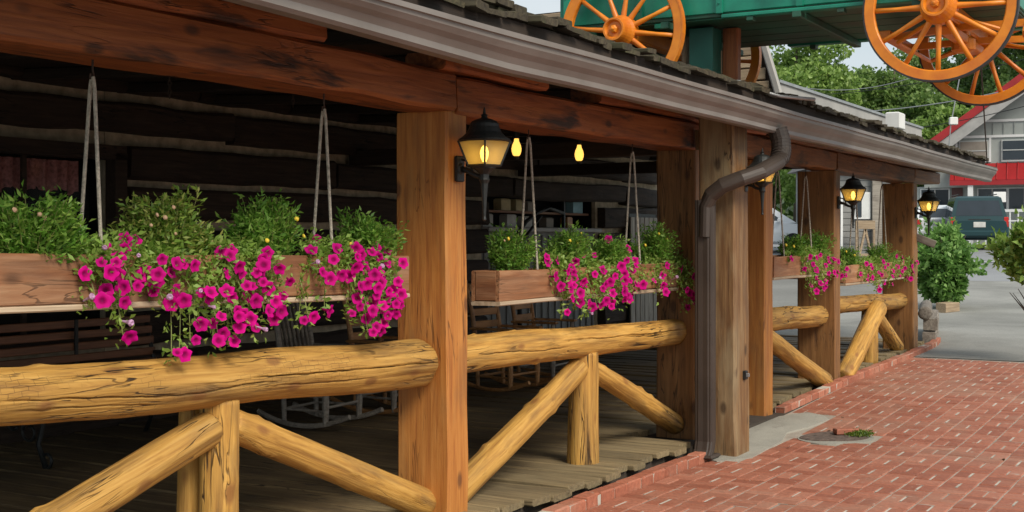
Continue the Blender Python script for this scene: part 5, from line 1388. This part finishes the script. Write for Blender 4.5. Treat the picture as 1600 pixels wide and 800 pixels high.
# ------------------------------------------------------------------ cars
def car(name, label, loc, rotz, paint, van=True, wheels=True):
    root = thing(name, label, 'car', loc, rotz)
    # local: +X forward, stations (x, z_low, z_belt, z_roof, half width, half roof width); the body and the glass house are lofted apart
    if van: st = [(-2.30, .48, .92, .50, .86), (-2.26, .36, 1.05, .36, .92), (-1.6, .30, 1.08, .3, .95), (.3, .28, 1.06, .28, .95), (1.2, .28, 1.04, .28, .94), (1.75, .30, .96, .3, .92), (2.25, .34, .80, .34, .84), (2.42, .44, .66, .44, .66)]
    else: st = [(-2.25, .48, .95, .5, .78), (-2.18, .36, 1.02, .36, .84), (-1.5, .30, 1.02, .3, .88), (.3, .26, 1.0, .26, .88), (1.0, .26, 1.0, .26, .87), (1.6, .30, .95, .3, .86), (2.1, .34, .80, .34, .80), (2.28, .44, .66, .44, .64)]
    vs = []; fs = []
    for (x, zl, zbt, _, hw) in st:
        ring = [(-hw * .90, zl), (-hw, zl + .10), (-hw * 1.0, zl + (zbt - zl) * .55), (-hw * .965, zbt - .04), (-hw * .90, zbt), (0, zbt + .02), (hw * .90, zbt), (hw * .965, zbt - .04), (hw, zl + (zbt - zl) * .55), (hw, zl + .10), (hw * .90, zl)]
        vs += [(x, y, z) for y, z in ring]
    n = 11
    for i in range(len(st) - 1):
        for k in range(n): fs.append((i * n + k, i * n + (k + 1) % n, (i + 1) * n + (k + 1) % n, (i + 1) * n + k))
    fs.append(tuple(range(n))); fs.append(tuple(range((len(st) - 1) * n, len(st) * n)))
    mb = MB(); mb.add(vs, fs); body = mb.build('body', paint, root)
    top = 1.76 if van else 1.5
    if van: gh = [(-2.20, 1.03, .88), (-1.98, top - .06, .72), (-1.85, top, .70), (-.2, top + .02, .70), (.45, top - .03, .68), (1.55, 1.02, .84)]
    else: gh = [(-2.0, .99, .80), (-1.45, top - .08, .62), (-1.2, top, .60), (-.2, top + .02, .60), (.25, top - .03, .58), (1.15, .99, .78)]
    xs0, xs1 = gh[0][0], gh[-1][0]
    # cabin: bottom ring follows the belt, top ring the roof
    lo = [(xs0, -gh[0][2], gh[0][1]), (xs1, -gh[-1][2], gh[-1][1]), (xs1, gh[-1][2], gh[-1][1]), (xs0, gh[0][2], gh[0][1])]
    f, r = gh[4], gh[1]
    hi = [(r[0], -r[2], r[1]), (f[0], -f[2], f[1]), (f[0], f[2], f[1]), (r[0], r[2], r[1])]
    rc = [(gh[2][0], -gh[2][2] * .9, gh[2][1]), (gh[3][0] + .2, -gh[3][2] * .9, gh[3][1]), (gh[3][0] + .2, gh[3][2] * .9, gh[3][1]), (gh[2][0], gh[2][2] * .9, gh[2][1])]
    mb = MB(); mb.add(lo + hi + rc, [(0, 1, 5, 4), (1, 2, 6, 5), (2, 3, 7, 6), (3, 0, 4, 7), (4, 5, 9, 8), (5, 6, 10, 9), (6, 7, 11, 10), (7, 4, 8, 11), (8, 9, 10, 11), (3, 2, 1, 0)]); mb.build('cabin', paint, root)
    lo = [Vector(p) for p in lo]; hi = [Vector(p) for p in hi]
    def pane(a, b, c2, d, u0, u1, v0, v1, out, nm):
        def P(u, v): return (a.lerp(b, u)).lerp(d.lerp(c2, u), v)
        q = [P(u0, v0), P(u1, v0), P(u1, v1), P(u0, v1)]; nn = (q[1] - q[0]).cross(q[3] - q[0]).normalized()
        if nn.dot(out) < 0: nn = -nn
        m2 = MB(); m2.add([p + nn * .006 for p in q] + [p - nn * .01 for p in q], [(0, 1, 2, 3), (0, 4, 5, 1), (1, 5, 6, 2), (2, 6, 7, 3), (3, 7, 4, 0)]); return m2.build(nm, TINT, root)
    pane(lo[0], lo[3], hi[3], hi[0], .07, .93, .10, .86, Vector((-1, 0, .3)), 'rear_window')
    pane(lo[1], lo[2], hi[2], hi[1], .05, .95, .08, .93, Vector((1, 0, .5)), 'windscreen')
    for (i, j, o) in ((0, 1, Vector((0, -1, .2))), (3, 2, Vector((0, 1, .2)))):
        for (u0, u1) in ((.04, .30), (.33, .60), (.63, .90)): pane(lo[i], lo[j], hi[j], hi[i], u0, u1, .10, .86, o, 'side_window')
    mb = MB(); mb.box((-2.30, 0, .50), (.16, 1.78 if van else 1.6, .22), ch=.05); mb.build('bumper', paint if van else paint, root)
    mb = MB(); mb.box((2.36, 0, .48), (.14, 1.5, .2), ch=.05); mb.build('bumper', paint, root)
    for y in (-1, 1):
        mb = MB(); mb.box((-2.25, y * (.84 if van else .72), .88), (.09, .14, .34 if van else .18), ch=.02); mb.build('tail_light', TAIL, root)
        mb = MB(); mb.box((2.28, y * .6, .70), (.12, .3, .14), ch=.03); mb.build('headlight', WHITECARD, root)
        mb = MB(); mb.box((.95, y * (1.02 if van else .95), 1.10), (.12, .20, .15), ch=.03); mb.build('mirror', paint, root)
    mb = MB(); mb.box((-2.305, -.0, .80), (.02, .38, .18), ch=.006); mb.build('license_plate', WHITECARD, root)
    mb = MB(); mb.box((-2.285, 0, .96), (.02, .7, .05)); mb.build('tailgate_trim', IRON if van else WHITECAR, root)
    if van:
        for y in (-.6, .6):
            mb = MB(); mb.tube([(-1.8, y, top + .06), (.1, y, top + .08)], .018, 6); mb.build('roof_rail', IRON, root)
    for x in (-1.42, 1.42):
        for y in (-1, 1):
            m2 = MB(); M = Matrix.Rotation(R(90), 3, 'X'); m2.lathe([(.2, -.1), (.31, -.1), (.335, -.07), (.335, .07), (.31, .1), (.2, .1)], 24, (x, y * (.86 if van else .80), .335), M); w = m2.build('wheel', RUBBER, root)
            m2 = MB(); m2.lathe([(.02, -.085), (.2, -.095), (.21, -.06), (.21, .06), (.2, .095), (.02, .085)], 16, (x, y * (.86 if van else .80), .335), M); m2.build('rim', STEEL, w)
    return root
X, Y = .3665 * 42.5, 42.5
car('parked_minivan', 'dark teal minivan parked with its rear to the camera beside the shrub', (X + .45, Y + 2.2, gxy(X, Y + 2) - .03), R(90 - 13), VANP)
X, Y = 8.35, 45.0
car('parked_car', 'white car seen through the porch just beyond the downspout', (X, Y, gxy(X, Y)), R(-8), WHITECAR, True)
X, Y = .327 * 47, 47
car('parked_car', 'light coloured car half hidden behind the last porch post and shrub', (X, Y, gxy(X, Y)), R(80), WHITECAR, False)

# ------------------------------------------------------------------ houses behind
def at(px, py, Yd): return Vector(((px - 800) / 2000 * Yd, Yd, 1.68 - (py - 374) * Yd / 2000))
YD = 62.0
mot = thing('chalet_house', 'grey chalet style house with red roof edges and red awning behind the minivan', 'house', (at(1690, 385, YD).x, YD, 1.35), R(-23))
def ml(px, py, dy=0.0): v = at(px, py, YD); return Vector((v.x - mot.location.x, dy, v.z - mot.location.z))
gable = [ml(1455, 290), ml(1455, 238), ml(1690, 66), ml(1925, 238), ml(1925, 290)]
mb = MB(); n = len(gable); mb.add([p for p in gable] + [p + Vector((0, 11, 0)) for p in gable], [tuple(range(n)), tuple(range(2 * n - 1, n - 1, -1))] + [(i, i + n, (i + 1) % n + n, (i + 1) % n) for i in range(n)]); mb.build('upper_wall', MOTELW, mot)
p = ml(1440, 288); q = ml(1940, 392)
mb = MB(); mb.box(((p.x + q.x) / 2, 5.5, (p.z + q.z) / 2), (q.x - p.x, 10.4, p.z - q.z)); mb.build('lower_wall', MOTELW, mot)
for (a, b) in ((ml(1440, 247), ml(1690, 62)), (ml(1690, 62), ml(1940, 247))):
    d = (b - a); mid = (a + b) / 2; ang = math.atan2(d.z, d.x); up_ = 1
    M = Matrix.Translation(mid + Vector((0, 4.9, .12))) @ Matrix.Rotation(-ang, 4, 'Y')
    mb = MB(); mb.box((0, 0, 0), (d.length + .3, 12.6, .16)); rf = mb.build('roof', plain('grey_roof_sheet', (.33, .32, .31), .7) if 'grey_roof_sheet' not in MAT else MAT['grey_roof_sheet'], mot, M)
    mb = MB(); mb.box((0, -6.36, .0), (d.length + .36, .12, .36)); mb.build('red_edge', REDROOF, rf)
    mb = MB(); mb.box((0, -6.30, -.45), (d.length - .2, .06, .5)); mb.build('barge_board', FASCIA, rf)
def mrect(name, x0, x1, y0, y1, dy, th, mat, parent=mot):
    a, b = ml(x0, y1), ml(x1, y0); mb = MB(); mb.box(((a.x + b.x) / 2, dy, (a.z + b.z) / 2), (b.x - a.x, th, b.z - a.z)); return mb.build(name, mat, parent)
for (x0_, x1_, mt) in ((1511, 1552, SHADE), (1575, 1625, TINT), (1640, 1690, TINT), (1705, 1750, SHADE)):
    w = mrect('window', x0_ - 2, x1_ + 2, 215, 250, -.05, .08, MOTELP); mrect('pane', x0_, x1_, 217, 247, -.10, .03, mt, w); mrect('meeting_rail', x0_, x1_, 231, 232.5, -.125, .03, MOTELP, w)
for xx in (1505, 1556, 1630, 1698, 1755): mrect('panel_strip', xx - 1.5, xx + 1.5, max(100, 185 - abs(1690 - xx) * 0 - 0) if abs(1690 - xx) < 120 else 208, 250, -.035, .05, WHITEP)
mrect('panel_strip', 1505, 1875, 207, 211, -.045, .05, WHITEP); mrect('panel_strip', 1540, 1840, 182, 186, -.045, .05, WHITEP)
for xx in range(1560, 1860, 16): mrect('siding_batten', xx, xx + 1, 186, 208, -.03, .03, MOTELW)
# red awning
a, b = ml(1497, 252), ml(1930, 252); lowz = ml(0, 280).z
mb = MB(); mb.add([(a.x, -.02, a.z), (b.x, -.02, a.z), (b.x, -1.1, lowz), (a.x, -1.1, lowz), (a.x, -.02, lowz), (b.x, -.02, lowz)], [(0, 1, 2, 3), (3, 2, 5, 4), (0, 3, 4), (1, 5, 2), (0, 4, 5, 1)]); aw = mb.build('awning', REDROOF, mot)
for i in range(28):
    f = (i + .5) / 28; x = a.x + (b.x - a.x) * f; mb = MB(); mb.tube([(x, -.05, a.z + .02), (x, -1.1, lowz + .02)], .03, 4); mb.build('rib', REDROOF, aw)
mrect('fascia_band', 1497, 1930, 280, 288, -1.05, .08, REDROOF)
for (x0_, x1_) in ((1450, 1492), (1538, 1580), (1584, 1630), (1650, 1700)):
    w = mrect('window', x0_ - 2, x1_ + 2, 291, 327, .27, .1, WHITEP); mrect('pane', x0_, x1_, 293, 325, .21, .03, TINT, w); mrect('mullion', (x0_ + x1_) / 2 - 1, (x0_ + x1_) / 2 + 1, 293, 325, .19, .03, FASCIA, w)
for xx in (1528, 1640): mrect('porch_post', xx - 4, xx + 4, 288, 388, -.9, .25, WHITEP)
mrect('brown_door', 1497, 1514, 290, 385, .26, .08, plain('brown_door_paint', (.10, .04, .035), .6))
mrect('porch_rail', 1440, 1760, 327, 331, -1.2, .08, WHITEP); mrect('porch_rail', 1440, 1760, 344, 346, -1.2, .06, WHITEP)
for xx in range(1442, 1760, 12): mrect('baluster', xx, xx + 2, 331, 390, -1.2, .05, WHITEP)
sg = thing('small_sign', 'small blank white sign standing above the minivan roof', 'sign', (at(1562, 388, 52).x, 52, 1.40))
mb = MB(); mb.box((0, 0, 2.0), (.50, .04, .42), ch=.01); mb.build('sign_board', WHITEP, sg); mb = MB(); mb.tube([(0, .03, 0), (0, .03, 2.1)], .03, 6); mb.build('post', STEEL, sg)
# grey building seen through the porch
YG = 40.0
gh_ = thing('grey_house', 'grey clapboard house with white window and gate seen through the far porch bay', 'house', (at(1340, 430, YG).x, YG, .95))
def gl(px, py, dy=0.0): v = at(px, py, YG); return Vector((v.x - gh_.location.x, dy, v.z - gh_.location.z))
def grect(name, x0, x1, y0, y1, dy, th, mat, parent=gh_):
    a, b = gl(x0, y1), gl(x1, y0); mb = MB(); mb.box(((a.x + b.x) / 2, dy, (a.z + b.z) / 2), (b.x - a.x, th, b.z - a.z)); return mb.build(name, mat, parent)
gw = grect('wall', 1308, 1412, 250, 470, 3.0, 5.6, GREYPAINT)
for i in range(18): grect('clapboard', 1308, 1412, 252 + i * 10, 261 + i * 10, .18, .03, GREYPAINT, gw)
a, b = gl(1298, 255), gl(1420, 255); mid = gl(1360, 205)
mb = MB(); mb.add([(a.x, -.4, a.z), (b.x, -.4, b.z), (mid.x, -.4, mid.z), (a.x, 6.4, a.z), (b.x, 6.4, b.z), (mid.x, 6.4, mid.z)], [(0, 1, 2), (5, 4, 3), (0, 2, 5, 3), (1, 4, 5, 2), (0, 3, 4, 1)]); mb.build('roof', SPOUT, gh_)
w = grect('window', 1336, 1361, 300, 342, .12, .10, WHITEP); grect('pane', 1338.5, 1347, 303, 339, .06, .03, TINT, w); grect('pane', 1349.5, 1358.5, 303, 339, .06, .03, PANE, w); grect('curtain', 1339, 1358, 303, 336, .1, .02, WHITECARD, w)
grect('corner_board', 1363, 1378, 258, 470, .02, .1, CHAIRG); grect('pipe', 1312, 1315, 300, 470, -.1, .1, WHITEP)
gt = grect('gate', 1330, 1360, 345, 358, -.5, .08, SIDING)
grect('gate_bar', 1330, 1333, 345, 400, -.5, .07, SIDING, gt); grect('gate_bar', 1357, 1360, 345, 400, -.5, .07, SIDING, gt); grect('gate_bar', 1330, 1360, 396, 400, -.5, .06, SIDING, gt)
for (xa, xb) in ((1345, 1336), (1345, 1354)):
    A_, B_ = gl(xa, 358), gl(xb, 398); A_.y = B_.y = -.5; mb = MB(); mb.tube([A_, B_], .07, 4, sq=(1, .6)); mb.build('gate_brace', SIDING, gt)
# utility wires and pole with small box
wd = [((1230, 176, 55), (1700, 108, 46), 'pale utility wire crossing low in front of the trees'), ((1230, 215, 55), (1720, 132, 46), 'dark utility wire just above the red gable'), ((1230, 150, 60), (1700, 62, 50), 'upper utility wire crossing the trees behind the front wheels'), ((1230, 132, 60), (1450, 112, 56), 'short faint wire high among the trees')]
for (a, b, lb) in wd:
    A_, B_ = at(*a), at(*b); pts = [A_.lerp(B_, i / 16) - Vector((0, 0, .5 * (1 - (2 * i / 16 - 1) ** 2))) for i in range(17)]
    mb = MB(); mb.tube(pts, .02 if 'pale' in lb else .016, 5); o = mb.build('utility_wire', STEEL if 'pale' in lb or 'faint' in lb else IRON); tag(o, lb, 'wire', 'utility wires')
pl = thing('meter_pole', 'thin grey pole with a small white box above the end of the grey roof', 'pole', (6.2, 18.2, 2.86))
mb = MB(); mb.tube([(0, 0, 0), (.04, 0, .45), (.16, 0, 1.1)], .008, 6); mb.build('mast', STEEL, pl); mb = MB(); mb.box((.07, -.02, .50), (.11, .06, .11), ch=.01); mb.build('meter_box', WHITEP, pl)
